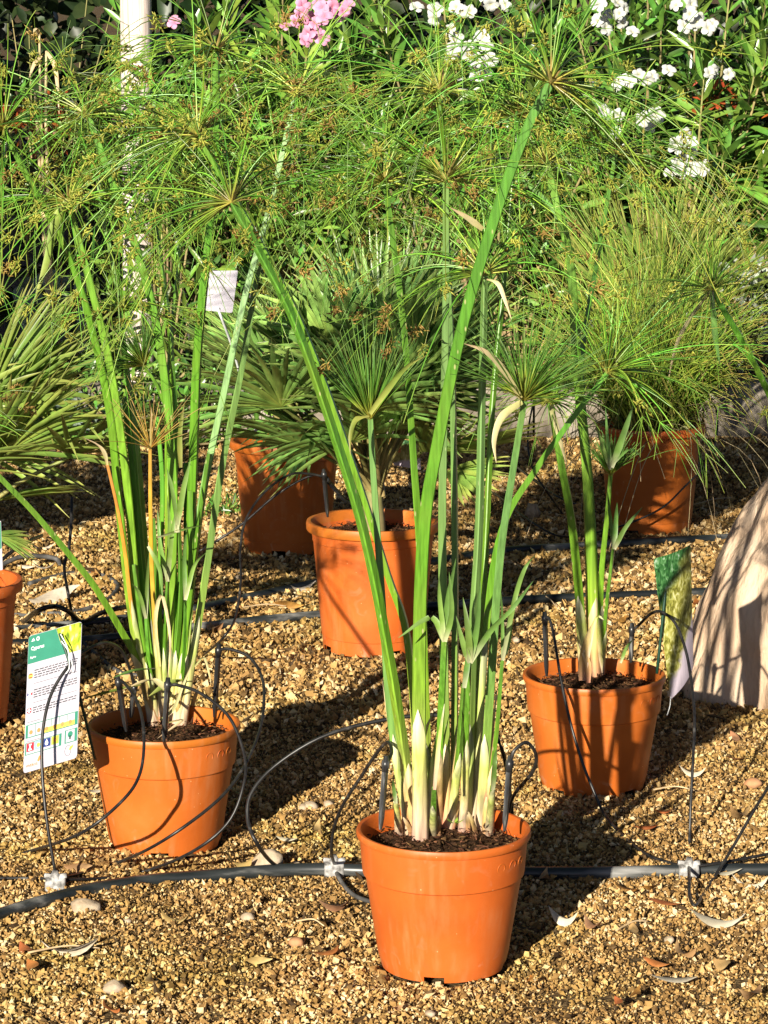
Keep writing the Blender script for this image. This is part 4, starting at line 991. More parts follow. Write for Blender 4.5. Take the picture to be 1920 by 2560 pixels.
def flowers(spots, meshes, y, extra, g, host):
    for (u, v) in spots:
        for e in range(1 + extra):
            du, dv = (0, 0) if e == 0 else (g.normal()*17, g.normal()*15)
            p = P(u+du, v+dv, y + g.uniform(-.10, .05))
            th = host(p)
            o = bpy.data.objects.new('flower', meshes[int(g.integers(len(meshes)))]); COL.objects.link(o); o.parent = th.o
            o.location = [float(a) for a in (p - th.loc)]
            nv = Vector((g.normal()*.45, -1.0, .35 + g.normal()*.4))
            o.rotation_euler = nv.to_track_quat('Z', 'Y').to_euler(); s = g.uniform(.85, 1.2); o.scale = (s, s, s)
W_ = [(985, 15), (900, 15), (940, 20), (1000, 25), (1060, 10), (1090, 10), (985, 80), (970, 130), (1010, 120), (1050, 100), (1030, 130), (1060, 130), (1000, 185), (1030, 165), (980, 105), (1040, 80),
      (1300, 10), (1320, 30), (1345, 50), (1310, 60), (1290, 45), (1350, 20), (1335, 5), (1460, 10), (1490, 30), (1500, 50), (1530, 60), (1480, 55), (1495, 8), (1445, 150), (1360, 175), (1335, 180), (1380, 160), (1410, 165),
      (1540, 155), (1575, 160), (1305, 240), (1330, 285), (1410, 260), (1420, 250), (1405, 270), (1480, 290), (1490, 310), (1460, 320), (1475, 335), (1495, 330), (1470, 370), (1520, 360), (1515, 365)]
flowers(W_[::2], wm, 9.5, 1, g, lambda p: ole[1][0] if p[0] < .55 else ole[2][0])
flowers(W_[1::2], wm, 9.5, 0, g, lambda p: ole[1][0] if p[0] < .55 else ole[2][0])
flowers([(690, 10), (650, 30), (670, 40), (720, 15), (750, 10), (640, 45), (700, 35), (665, 75), (680, 50), (660, 85), (730, 30)], pm, 9.5, 1, g, lambda p: ole[0][0])
flowers([(375, 47)], pm, 9.5, 0, g, lambda p: ole[0][0])

# left background plants
th = Thing('straw_stalk', (P(95, 250, 9.6)[0], 9.6, .1), 'bleached dry straw stalk standing before the dark gap in the hedge', 'dead plant')
mb = MB()
for off, tp in ((0, (85, 70)), (10, (100, 110)), (-8, (75, 190))):
    mb.tubes(catmull([P(112+off*.3, 770, 9.6), P(90+off, 300, 9.6), P(*tp, 9.6)], 14)[None], np.linspace(.007, .004, 14)[None], 5, np.array([.5]))
th.part(mb, 'stalks', M_STRAW)
mb = MB()
for a, b, c in (((90, 120), (75, 135), (62, 170)), ((100, 110), (120, 150), (128, 250)), ((85, 75), (78, 60), (72, 70))):
    mb.ribbons(catmull([P(*a, 9.6), P(*b, 9.58), P(*c, 9.56)], 8)[None], .014*np.array([.5, .8, 1, 1, .9, .7, .4, .05])[None], np.array((1, 0, 0)), .2, np.array([.6]))
th.part(mb, 'dead_leaves', M_STRAW)
g = np.random.default_rng(88)
def rust(c_px, y, n, label, rx, rz):
    c = P(*c_px, y); th = Thing('rust_leaved_plant', (c[0], y, .1), label, 'plant')
    pos = c + g.normal(size=(n, 3))*np.array((rx, .05, rz)); d = nrm(g.normal(size=(n, 3)) + np.array((0, -.4, -.6)))
    mb = MB(); leaf_batch(mb, pos, d, g.uniform(.03, .06, n), np.full(n, .012), g); th.part(mb, 'foliage', M_REDLEAF, kind='stuff')
    mb = MB(); mb.tubes(catmull([np.array((c[0], y, .1)), np.array((c[0]+.02, y, (c[2]+.1)/2)), c], 8)[None], np.full((1, 8), .005), 5); th.part(mb, 'twig', M_STALK)
rust((112, 270), 9.7, 90, 'rust-red withered plant behind the straw stalks', .03, .06)
rust((40, 245), 9.8, 50, 'small rust-red withered sprig close to the straw stalks', .04, .03)
rust((1555, 220), 9.75, 60, 'orange withered leaves hanging inside the white-flowering oleander', .05, .03)
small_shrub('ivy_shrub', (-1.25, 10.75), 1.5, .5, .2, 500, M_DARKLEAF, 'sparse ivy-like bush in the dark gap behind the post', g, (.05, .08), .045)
small_shrub('leafy_shrub', (pc[0]+.10, 9.58), 1.05, .22, .06, 520, M_OLE2, 'fresh green bush climbing in front of the wooden post', g, (.07, .12), .017, z0=.12)
small_shrub('leafy_shrub', (P(320, 880, 9.2)[0], 9.2), .26, .42, .10, 800, M_OLE, 'low green groundcover bush spilling over the kerb', g, (.03, .06), .014, z0=0.0)
small_shrub('leafy_shrub', (P(150, 820, 9.25)[0], 9.28), .16, .22, .06, 240, M_BLUELEAF, 'grey-green groundcover lying over the kerb by the coin-leaved plant', g, (.03, .05), .02, z0=0.0)
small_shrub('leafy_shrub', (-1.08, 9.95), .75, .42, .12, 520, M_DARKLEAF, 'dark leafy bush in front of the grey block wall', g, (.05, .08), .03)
oleander('offscreen_shade_shrub', (-2.25, 7.3), 2.2, .55, .5, 110, M_OLE, 'unseen tall leafy bush added to shade the grey block wall', 'shrub', g, L=(.12, .17), W=.032, z0=0.0)  # out-of-view bush added to cast shade over the left background
oleander('offscreen_shade_shrub', (-1.62, 6.5), 1.05, .30, .30, 60, M_OLE, 'unseen leafy bush added to shade the gravel by the cut-off palm pot', 'shrub', g, L=(.10, .15), W=.03, z0=0.0)  # second bush out of view, added to darken the left gravel with its shadow
# round-leaved blue-green plant and grey stone
c = P(100, 690, 9.75); th = Thing('round_leaf_plant', (c[0], 9.75, .1), 'blue-green plant with round coin leaves by the grey leaning stone', 'plant')
mb = MB(); n = 46
for k in range(n):
    p = P(g.uniform(40, 180), g.uniform(600, 760), 9.75 + g.uniform(-.08, .06)); a = g.uniform(0, 2*PI); r_ = g.uniform(.018, .030)
    nv = nrm(np.array((g.normal()*.4, -1, g.normal()*.5))); e1 = nrm(np.cross(nv, (0, 0, 1.0))); e2 = np.cross(nv, e1)
    t = np.arange(10)*2*PI/10
    vv = np.vstack([p[None] + nv*.003, p + (e1[None]*np.cos(t)[:, None]*r_ + e2[None]*np.sin(t)[:, None]*r_*1.1)])
    rn = g.random(); m2 = MB(); m2.add(vv, None, [(0, 1+j, 1+(j+1) % 10) for j in range(10)], np.tile((.5, .5, rn), (11, 1)))
    th.part(m2, 'leaf', M_BLUELEAF)
    mb.tubes(catmull([np.array((c[0], 9.78, .11)), (p + np.array((c[0], 9.8, .11)))/2, p], 5)[None], np.full((1, 5), .002), 4)
th.part(mb, 'stems', M_STALK)

def rock(name, c, size, mat, label, cat, seed, sub=4, amp=.16, group=None, rot=0, lean=(0, 0), cut=True):
    import bmesh
    from mathutils import noise
    bm = bmesh.new(); bmesh.ops.create_icosphere(bm, subdivisions=sub, radius=1)
    for v in bm.verts:
        d = v.co.normalized()
        f = 1 + (amp*.10*noise.noise(Vector((d.x*14, d.y*14, d.z*5))) + amp*.07*noise.noise(Vector((d.x*34, d.y*34, d.z*14))) if sub >= 5 else 0) + amp*noise.noise(d*1.3 + Vector((seed*3.1, 0, 0))) + amp*.5*noise.noise(d*3.1 + Vector((0, seed*1.7, 0))) + amp*.22*noise.noise(d*7 + Vector((0, 0, seed)))
        v.co = d*f
        v.co.x *= size[0]; v.co.y *= size[1]; v.co.z *= size[2]
        x, y = v.co.x, v.co.y
        v.co.x = x*math.cos(rot) - y*math.sin(rot); v.co.y = x*math.sin(rot) + y*math.cos(rot)
        v.co.x += lean[0]*v.co.z; v.co.y += lean[1]*v.co.z
    me = bpy.data.meshes.new(name); bm.to_mesh(me); bm.free()
    for p in me.polygons: p.use_smooth = True
    me.materials.append(mat)
    o = bpy.data.objects.new(name, me); COL.objects.link(o); o.location = [float(a) for a in c]
    return tag(o, label, cat, group)
rock('stone', P(170, 680, 9.85), (.06, .05, .12), M_WALL, 'rounded blue-grey stone leaning behind the coin-leaved plant', 'stone', 3, lean=(-.35, 0))

# boulder at the right edge
gb = G(1600, 1545)
rock('boulder', (gb[0] + .235, gb[1] + .22, .25), (.255, .20, .47), M_ROCK, 'big beige sandstone boulder standing at the right, streaked with stem shadows', 'boulder', 5, sub=6, amp=.17, lean=(.36, .08))

# ================================================================== irrigation
def tube_thing(name, label, cat, pts, r, mat, group=None, n=60, ns=8):
    p = catmull(pts, n); base = p[np.argmin(p[:, 2])].copy()
    th = Thing(name, base, label, cat, group)
    mb = MB(); mb.tubes(p[None], np.full((1, n), r), ns, np.array([.5]), cap=True, ref=(.1, .2, .97) if abs(p[0, 2]-p[-1, 2]) < .02 else (.31, -.9, .2))
    th.part(mb, 'tube', mat)
    return th, p
def stake(th, a, b, r=.0045, head=True):
    """grooved dripper stake from a (in soil) to b (top)"""
    a, b = np.array(a), np.array(b); d = nrm(b-a)
    p = a[None] + (b-a)[None]*np.linspace(0, 1, 12)[:, None]
    star = [(k*2*PI/8, 1.0 if k % 2 == 0 else .55) for k in range(8)]
    mb = MB(); mb.tubes(p[None], (r*np.interp(np.linspace(0, 1, 12), [0, .15, .8, 1], [.5, 1, 1.15, 1.0]))[None], shape=star, rnd=np.array([.5]), cap=True)
    st = th.part(mb, 'dripper_stake', M_STAKE, sharp=R(30))
    if head:
        mb = MB(); q = b[None] + d[None]*np.array([-.012, -.006, -.005, .004, .005, .012])[:, None]
        mb.tubes(q[None], np.array([[.005, .0052, .0062, .0062, .0045, .0036]]), 10, cap=True)
        th.part(mb, 'dripper_head', M_STAKE, st)

def gp(u, v, z=.006): return G(u, v, z)
HG = 'thin black drip tubes'
yB, yA, yC = cB[1], cA[1], cC[1]
# tubes of the left pot
def hose(label, pts, st=None, r=.0027, mat=None, head=True):
    th, p = tube_thing('drip_tube', label, 'tube', pts, r, mat or M_HOSE, HG)
    if st is not None: stake(th, *st, head=head)
    return th
clampL = gp(120, 1900, .018); clampM = gp(722, 1866, .018); clampR = gp(1488, 1872, .018)
hose('drip tube from the grey frayed stake, bowing over the lit side of the tagged pot', [P(256, 1470, yB-.07), P(271, 1478, yB-.09), P(299, 1522, yB-.14), P(311, 1590, yB-.20), P(302, 1672, yB-.26), P(261, 1733, yB-.30), P(173, 1801, yB-.30), gp(60, 1840), gp(-20, 1864)],
     (P(273, 1580, yB-.06), P(256, 1474, yB-.07)))
hose('drip tube looping down from the stake at the rim of the tagged pot', [P(362, 1482, yB-.10), P(384, 1480, yB-.11), P(436, 1499, yB-.14), P(495, 1549, yB-.18), P(527, 1628, yB-.22), P(527, 1692, yB-.26), P(495, 1774, yB-.28), P(422, 1836, yB-.28), gp(319, 1880), gp(220, 1897), clampL],
     (P(354, 1602, yB-.105), P(362, 1479, yB-.10)))
hose('drip tube of the tall black stake behind the tagged pot', [P(472, 1405, yB+.03), P(495, 1402, yB+.02), P(539, 1420, yB), P(566, 1464, yB-.04), P(570, 1517, yB-.10), P(560, 1581, yB-.16), P(525, 1660, yB-.24), P(466, 1733, yB-.30), P(349, 1818, yB-.33), gp(246, 1866), clampL],
     (P(463, 1549, yB+.04), P(472, 1405, yB+.03)))
hose('drip tube arching in front of the white and teal tag', [clampL + np.array((0, 0, .01)), P(102, 1780, yB-.26), P(92, 1680, yB-.24), P(91, 1600, yB-.22), P(100, 1535, yB-.20), P(117, 1486, yB-.18), P(149, 1438, yB-.16), P(182, 1407, yB-.12), P(226, 1389, yB-.08), P(262, 1405, yB-.03), P(285, 1460, yB+.0), P(290, 1492, yB+.01)],
     (P(283, 1550, yB+.01), P(290, 1485, yB+.01)))
hose('short drip tube lying beside the front pipe end', [clampL, gp(70, 1897), gp(-20, 1897)])
# front pot
hose('wide drip tube loop lying between the two front pots', [clampM, gp(650, 1877), gp(600, 1872), P(560, 1830, yA+.30), P(535, 1770, yA+.32), P(545, 1710, yA+.34), P(600, 1650, yA+.36), P(700, 1590, yA+.36), P(830, 1555, yA+.32), P(950, 1545, yA+.28), P(1050, 1570, yA+.24), P(1090, 1640, yA+.20), gp(1110, 1790)], r=.0033)
hose('drip tube curving up to the stake at the left of the front pot', [clampM, P(716, 1840, yA+.25), P(720, 1795, yA+.22), P(740, 1740, yA+.18), P(785, 1670, yA+.12), P(815, 1625, yA+.08), P(838, 1603, yA+.04), P(846, 1625, yA), P(834, 1652, yA-.03)],
     (P(822, 1792, yA-.04), P(833, 1650, yA-.03)))
hose('short frayed drip tube bent below the pipe fitting', [clampM, gp(727, 1885), gp(745, 1915), gp(770, 1937), gp(815, 1952)], r=.0036, mat=M_HOSE_GREY)
hose('small drip tube loop at the stake right in the front pot', [P(1104, 1640, yA-.03), P(1112, 1620, yA-.03), P(1138, 1604, yA-.02), P(1158, 1632, yA), P(1150, 1668, yA+.03), P(1108, 1722, yA+.10), P(1096, 1790, yA+.16), gp(1090, 1880)],
     (P(1090, 1795, yA-.04), P(1101, 1650, yA-.03)))
# right pot
hose('drip tube falling from the silvery stake across the half-shaded pot', [P(1178, 1336, yC-.05), P(1187, 1338, yC-.07), P(1196, 1371, yC-.09), P(1204, 1420, yC-.12), P(1213, 1475, yC-.14), P(1234, 1568, yC-.18), P(1259, 1650, yC-.20), P(1281, 1705, yC-.22), P(1303, 1754, yC-.24), gp(1340, 1800), gp(1395, 1845), gp(1460, 1868), clampR],
     (P(1181, 1461, yC-.05), P(1177, 1336, yC-.05)))
hose('tall drip tube arching past the photo tag of the half-shaded pot', [P(1365, 1362, yC+.02), P(1380, 1350, yC), P(1407, 1325, yC-.03), P(1430, 1322, yC-.06), P(1459, 1347, yC-.09), P(1481, 1404, yC-.13), P(1493, 1470, yC-.17), P(1500, 1550, yC-.24), P(1497, 1640, yC-.30), P(1492, 1740, yC-.34), P(1489, 1830, yC-.38), clampR],
     (P(1363, 1431, yC+.02), P(1365, 1360, yC+.02)))
hose('drip tube hooking below the right fitting and rising away', [clampR, gp(1489, 1900, .03), gp(1490, 1937, .02), gp(1503, 1955, .02), P(1530, 1915, 4.62), P(1580, 1835, 4.68), P(1660, 1700, 4.75), P(1760, 1560, 4.9)])
hose('drip tube running low along the main pipe beyond the right fitting', [clampR, gp(1530, 1868, .02), gp(1580, 1860, .02), gp(1670, 1843, .02), gp(1720, 1836)])
# middle
yD = cD[1]
hose('drip tube rising in a hoop to the stake in the sunlit palm pot', [P(700, 1030, yD-.09), P(671, 1024, yD-.10), P(630, 1024, yD-.12), P(586, 1050, yD-.15), P(551, 1088, yD-.18), P(528, 1132, yD-.21), P(519, 1190, yD-.25), P(520, 1260, yD-.30), P(508, 1335, yD-.38), P(480, 1380, yD-.45), gp(440, 1415)],
     (P(708, 1117, yD-.08), P(700, 1025, yD-.09)))
hose('straight drip tube sloping down from the stake in the sunlit palm pot', [P(706, 1034, yD-.08), P(671, 1028, yD-.09), P(600, 1067, yD-.10), P(528, 1128, yD-.12), P(470, 1167, yD-.13), P(410, 1200, yD-.10), gp(330, 1225)],
     (P(748, 1085, yD-.03), P(706, 1036, yD-.08)))
yF = cF[1]
hose('drip tube swagged in front of the grass pot', [P(1520, 840, yF+.05), P(1548, 890, yF+.02), P(1545, 958, yF-.06), P(1520, 1008, yF-.12), P(1480, 1050, yF-.16), P(1430, 1097, yF-.19), P(1355, 1132, yF-.20), gp(1290, 1150)])
hose('black drip tube curling down left of the grass pot', [P(1165, 840, 8.0), P(1150, 880, 7.95), P(1140, 948, 7.85), P(1150, 1010, 7.8), P(1180, 1060, 7.75), gp(1215, 1110)])
hose('black drip tube crossing the gravel left of the grass pot', [gp(1050, 1055), gp(1080, 1075, .04), gp(1130, 1115, .05), gp(1190, 1152, .03), gp(1230, 1160)])
hose('second black drip tube crossing the gravel toward the grass pot', [gp(1090, 985), gp(1130, 1020, .04), gp(1200, 1070, .04), gp(1260, 1095)])
# left tangle
hose('grey weathered tube coiled on the gravel at left', [gp(63, 1261), gp(115, 1247), gp(153, 1239), gp(213, 1242), gp(246, 1256), gp(254, 1272), gp(235, 1294), gp(205, 1310), gp(153, 1324), gp(96, 1327), gp(30, 1330)], r=.0065, mat=M_HOSE_GREY)
hose('grey tube curving out from behind the cut-off pot', [gp(-10, 1230), gp(14, 1215, .02), gp(55, 1201, .03), gp(118, 1206, .02), gp(130, 1222)], r=.006, mat=M_HOSE_GREY)
hose('black tube rising by the green palm leaflet', [gp(-10, 1222), gp(20, 1196, .03), gp(49, 1176, .04), gp(90, 1157, .02)], r=.005)
hose('thin upright drip tube standing behind the teal tag', [gp(158, 1345), P(150, 1297, 6.35), P(139, 1228, 6.4), P(148, 1190, 6.42), P(153, 1141, 6.45), P(156, 1075, 6.5)], r=.0035)
hose('black tube arched low over the coiled grey one', [gp(49, 1345), P(82, 1319, 6.2), P(118, 1310, 6.2), P(148, 1321, 6.2), gp(178, 1343), P(219, 1324, 6.25), P(276, 1310, 6.3), gp(330, 1305)], r=.0055)
hose('grey tube slanting away behind the teal tag', [gp(160, 1365), gp(175, 1384), gp(224, 1428), gp(260, 1452), gp(300, 1460)], r=.005, mat=M_HOSE_GREY)
# mains
def pipe(label, pts, r=.0105):
    th, p = tube_thing('irrigation_pipe', label, 'pipe', [gp(u, v, r*.8) for u, v in pts], r, M_PIPE, 'black main irrigation pipes', n=80, ns=14)
    return th, p
pp1, path1 = pipe('thick black main pipe with lime stains running behind the front pot', [(-90, 2010), (0, 1976), (90, 1948), (200, 1920), (320, 1902), (450, 1892), (600, 1880), (720, 1878), (850, 1883), (1000, 1885), (1150, 1886), (1330, 1885), (1490, 1880), (1660, 1878), (1760, 1876)])
pipe('black main pipe lying just behind the sunlit palm pot', [(-80, 1396), (0, 1392), (200, 1382), (410, 1357), (550, 1341), (705, 1327), (900, 1312), (1130, 1296), (1330, 1287), (1430, 1283), (1550, 1277), (1740, 1268)])
pipe('black main pipe passing in front of the grass pot', [(-80, 1372), (0, 1364), (200, 1345), (410, 1317), (550, 1287), (695, 1257), (880, 1222), (1080, 1191), (1230, 1181), (1380, 1171), (1580, 1161), (1740, 1152)])
def clamp(c, label):
    th = Thing('pipe_fitting', c, label, 'fitting', 'limed pipe fittings')
    mb = MB(); p = c[None] + np.array((1.0, 0, 0))[None]*np.linspace(-.016, .016, 7)[:, None] + np.array((0, 0, -.010))
    mb.tubes(p[None], np.array([[.0125, .0135, .0128, .0128, .0128, .0135, .0125]]), 14, cap=True); col = th.part(mb, 'collar', M_CLAMP)
    mb = MB(); p = c[None] + np.array((0, -.25, 1.0))[None]*np.linspace(-.004, .016, 6)[:, None]
    mb.tubes(p[None], np.array([[.008, .009, .007, .0075, .006, .0045]]), 10, cap=True); th.part(mb, 'outlet', M_CLAMP)
    for sx in (-1, 1):
        mb = MB(); p = c[None] + np.array((sx, 0, .15))[None]*np.linspace(0, .018, 5)[:, None] + np.array((0, 0, .004))
        mb.tubes(p[None], np.array([[.005, .0055, .0045, .0048, .004]]), 8, cap=True); th.part(mb, 'barb', M_CLAMP)
clamp(clampL, 'lime-crusted pipe fitting on the main pipe by the tagged pot')
clamp(clampM, 'lime-crusted pipe fitting on the main pipe left of the front pot')
clamp(clampR, 'lime-crusted pipe fitting with a reddish ring on the main pipe below the half-shaded pot')

# ================================================================== plant tags
def tag_thing(name, label, TL, TR, BL, Y, BR=None, dz=(0, 0, 0), curve=.004):
    # corners; dz = depth of TR, BL, BR relative to TL
    a, b, c = P(*TL, Y), P(*TR, Y + dz[0]), P(*BL, Y + dz[1])
    d = P(*BR, Y + dz[2]) if BR else b + c - a
    W = np.linalg.norm(b - a); H = np.linalg.norm(c - a)
    n_ = nrm(np.cross(b - a, c - a)); n_ = n_ if n_[1] < 0 else -n_
    th = Thing(name, (b+c)/2, label, 'plant tag', 'nursery plant tags')
    def pt(s, t, off=0.0):
        # slight bow across the card
        return (a*(1-s)+b*s)*(1-t) + (c*(1-s)+d*s)*t + n_*(off + curve*math.sin(PI*s))
    return th, pt, W, H
def poly(th, pt, pts, off, mat, name, parent=None, thick=0):
    mb = MB(); n = len(pts)
    v = [pt(s, t, off) for s, t in pts]; cs = np.mean(pts, axis=0)
    v.append(pt(cs[0], cs[1], off)); mb.add(v, None, [(i, (i+1) % n, n) for i in range(n)], np.tile((.5, .5, .5), (n+1, 1)))
    return th.part(mb, name, mat, parent, smooth=False)
def quad_grid(th, pt, x0, x1, y0, y1, off, mat, name, parent=None, n=6):
    mb = MB(); v = []; pr = []
    for i in range(n+1):
        for t in (y0, y1):
            s = x0 + (x1-x0)*i/n; v.append(pt(s, t, off)); pr.append((s, t, .5))
    mb.add(v, [(2*i, 2*i+2, 2*i+3, 2*i+1) for i in range(n)], None, pr)
    return th.part(mb, name, mat, parent)
def card(th, pt, mat, W, H, off=0.0, back=None, nx=10):
    """rounded card with thickness"""
    rx, ry = .05, .05*W/H
    def edge(s):     # t inset near the rounded corners
        d = min(s, 1-s)
        return 0 if d >= rx else ry*(1 - math.sqrt(max(0, 1 - ((rx-d)/rx)**2)))
    ss = np.concatenate([[0, .012, .03, .05], np.linspace(.1, .9, nx), [.95, .97, .988, 1]])
    mb = MB(); v = []; pr = []; m = 9
    for s in ss:
        e = edge(s)
        for t in np.linspace(e, 1-e, m): v.append(pt(s, t, off)); pr.append((s, t, .5))
    n = len(ss); ii = np.arange(n*m).reshape(n, m)
    f = np.stack([ii[:-1, :-1], ii[1:, :-1], ii[1:, 1:], ii[:-1, 1:]], -1).reshape(-1, 4)
    v2 = [np.array(x) for x in v]; nrm_off = pt(.5, .5, off) - pt(.5, .5, off + .0008)
    N = len(v); mb.add(v + [x + nrm_off for x in v2], np.vstack([f, f[:, ::-1] + N]), None, pr + pr)
    ring = np.concatenate([ii[:, 0], ii[-1, 1:], ii[-2::-1, -1], ii[0, -2:0:-1]])
    q = [(ring[k], ring[(k+1) % len(ring)], ring[(k+1) % len(ring)]+N, ring[k]+N) for k in range(len(ring))]
    mb.q.append(np.array(q))
    return th.part(mb, 'card', mat, smooth=False)
def text(th, pt, s, t, body, hh, W, H, off, mat, parent, bold=1.0):
    cu = bpy.data.curves.new('lettering', 'FONT'); cu.body = body; cu.size = 1.0; cu.resolution_u = 3; cu.offset = .02*bold
    ob = bpy.data.objects.new('lettering_tmp', cu); COL.objects.link(ob)
    dg = bpy.context.evaluated_depsgraph_get(); me = bpy.data.meshes.new_from_object(ob.evaluated_get(dg))
    bpy.data.objects.remove(ob, do_unlink=True)
    me.name = 'lettering'
    for v in me.vertices:
        q = pt(s + v.co.x*hh/W, t - v.co.y*hh/H, off) - th.loc
        v.co = [float(a) for a in q]
    me.materials.clear(); me.materials.append(mat)
    o = bpy.data.objects.new('lettering', me); COL.objects.link(o); o.parent = parent
    return o

tT, pt, W, H = tag_thing('plant_tag', 'white and teal papyrus care tag hanging on a dark stick by its pot', (62, 1374), (177, 1342), (50, 1671), yB-.10, BR=(166, 1637), dz=(-.045, -.06, -.105), curve=0.0)
cd = card(tT, pt, M_CARD, W, H)
o1, o2, o3 = .0004, .0007, .0010
poly(tT, pt, [(.006, .012), (.06, .003), (.52, .003), (.60, .10), (.72, .208), (.006, .208)], o1, M_TEAL, 'teal_header', cd)
poly(tT, pt, [(.525, .003), (.95, .003), (.995, .012), (.995, .208), (.725, .208), (.605, .10)], o1, M_PHOTO1, 'photo_print', cd)
text(tT, pt, .06, .112, 'Cyperus', .0080, W, H, o2, M_WHITEP, cd, 1.2)
text(tT, pt, .05, .172, 'Papiro', .0046, W, H, o2, M_WHITEP, cd)
poly(tT, pt, [(.06, .048), (.10, .024), (.13, .048)], o2, M_WHITEP, 'icon', cd)
def disc(cx, cy, r, off, mat, name='icon', k=14, asp=None, th=tT, pt=pt, parent=cd, W=W, H=H):
    return poly(th, pt, [(cx + r*math.cos(a)/W, cy + r*math.sin(a)/H) for a in np.linspace(0, 2*PI, k, endpoint=False)], off, mat, name, parent)
disc(.185, .038, .0034, o2, M_WHITEP); disc(.185, .038, .0019, o3, M_TEAL)
# language blocks: rows of illegible small print
g = np.random.default_rng(5)
mb = MB()
for (t0, rows) in ((.262, 4), (.405, 4), (.535, 3)):
    for r_ in range(rows):
        s0 = .14; t = t0 + r_*.0175
        end = .95 if r_ < rows-1 else .62
        while s0 < end:
            w = g.uniform(.03, .09); s1 = min(s0 + w, end)
            b = mb.n; mb.add([pt(s0, t, o1), pt(s1, t, o1), pt(s1, t + .0085, o1), pt(s0, t + .0085, o1)], [(0, 1, 2, 3)]); s0 = s1 + .018
for t in (.360, .500, .635, .775):
    mb.add([pt(.04 if t > .6 else .14, t, o1), pt(.30 if t > .6 else .95, t, o1), pt(.30 if t > .6 else .95, t + .003, o1), pt(.04 if t > .6 else .14, t + .003, o1)], [(0, 1, 2, 3)])
tT.part(mb, 'small_print', M_GREYP, cd, smooth=False, kind='stuff')
for (cy, kind) in ((.30, 'es'), (.432, 'fr'), (.552, 'uk')):
    disc(.07, cy, .0048, o1, M_YELP if kind == 'es' else (M_WHITEP if kind == 'fr' else M_REDP), 'flag_icon')
    if kind == 'es':
        quad_grid(tT, pt, .035, .105, cy-.015, cy-.007, o2, M_REDP, 'flag_stripe', cd); quad_grid(tT, pt, .035, .105, cy+.007, cy+.015, o2, M_REDP, 'flag_stripe', cd)
    elif kind == 'fr':
        quad_grid(tT, pt, .022, .05, cy-.010, cy+.010, o2, M_NAVYP, 'flag_stripe', cd); quad_grid(tT, pt, .09, .118, cy-.010, cy+.010, o2, M_REDP, 'flag_stripe', cd)
    else:
        quad_grid(tT, pt, .03, .11, cy-.003, cy+.003, o2, M_WHITEP, 'flag_stripe', cd); quad_grid(tT, pt, .060, .080, cy-.016, cy+.016, o2, M_WHITEP, 'flag_stripe', cd)
# planting strip
quad_grid(tT, pt, .02, .99, .655, .752, o1, M_TEAL, 'strip_frame', cd)
for k in range(6):
    x0 = .065 + k*.147
    quad_grid(tT, pt, x0, x0 + .138, .661, .746, o2, M_CARD, 'strip_cell', cd, 2)
    if k >= 2: quad_grid(tT, pt, x0, x0 + .138, .712, .746, o3, M_YELP, 'strip_soil', cd, 2)
    disc(x0 + .06, .722 if k > 1 else .715, .0036, o3 + .0003, M_TANP, 'bulb_icon', 9)
# care icons
quad_grid(tT, pt, .02, .70, .785, .875, o1, M_TEAL, 'icon_frame', cd)
for k, mt in enumerate((M_REDP, M_SKYP, M_NAVYP, M_LIMEP)):
    x0 = .045 + k*.155
    quad_grid(tT, pt, x0, x0+.15, .790, .870, o2, M_CARD, 'icon_cell', cd, 2); quad_grid(tT, pt, x0+.008, x0+.143, .792, .852, o3, mt, 'icon_tile', cd, 2)
x0 = .045
poly(tT, pt, [(x0+.05, .80), (x0+.11, .80), (x0+.075, .82), (x0+.115, .845), (x0+.04, .845), (x0+.065, .82)], o3+.0003, M_WHITEP, 'icon', cd)
disc(.045+.155+.075, .822, .0038, o3+.0003, M_YELP); disc(.045+.31+.075, .828, .0033, o3+.0003, M_WHITEP)
poly(tT, pt, [(.045+.31+.045, .822), (.045+.31+.075, .797), (.045+.31+.105, .822)], o3+.0003, M_WHITEP, 'icon', cd)
poly(tT, pt, [(.045+.465+.075 + (.058 if k % 2 == 0 else .022)*math.cos(k*PI/8), .822 + (.024 if k % 2 == 0 else .009)*math.sin(k*PI/8)) for k in range(16)], o3+.0003, M_ORP, 'icon', cd)
quad_grid(tT, pt, .76, .99, .775, .872, o1, M_TEAL, 'icon_frame', cd); quad_grid(tT, pt, .785, .945, .780, .866, o2, M_CARD, 'icon_cell', cd, 2)
disc(.865, .812, .0052, o3, M_TEAL); quad_grid(tT, pt, .852, .878, .82, .848, o3+.0003, M_STICK, 'icon', cd, 1)
text(tT, pt, .05, .965, 'VIVEROS', .0062, W, H, o2, M_ORP, cd, .5)
poly(tT, pt, [(.26, .935), (.29, .905), (.33, .90), (.32, .925), (.29, .945)], o2, M_ORP, 'logo', cd)
ringp = np.array([pt(.83 + .0062*math.cos(a)/W, .928 + .0085*math.sin(a)/H, o2) for a in np.linspace(0, 2*PI, 20)])
mb = MB(); mb.tubes(ringp[None], np.full((1, 20), .0003), 4); tT.part(mb, 'logo_ring', M_GREYP, cd)
poly(tT, pt, [(.85, .925), (.87, .905), (.93, .893), (.915, .912), (.875, .928)], o3, M_LIMEP, 'logo', cd)
mb = MB(); mb.tubes(catmull([P(206, 1640, yB-.13), P(165, 1480, yB-.155), P(129, 1368, yB-.14)], 12)[None], np.full((1, 12), .0026), 6, cap=True); tT.part(mb, 'stick', M_STICK)
mb = MB()
for a, b, c, d in (((131, 1370), (146, 1400), (150, 1440), (143, 1455)), ((133, 1385), (150, 1410), (157, 1440), (156, 1452))):
    mb.tubes(catmull([P(*a, yB-.150), P(*b, yB-.165), P(*c, yB-.17), P(*d, yB-.17)], 12)[None], np.full((1, 12), .0011), 5)
tT.part(mb, 'tie', M_WHITEP)

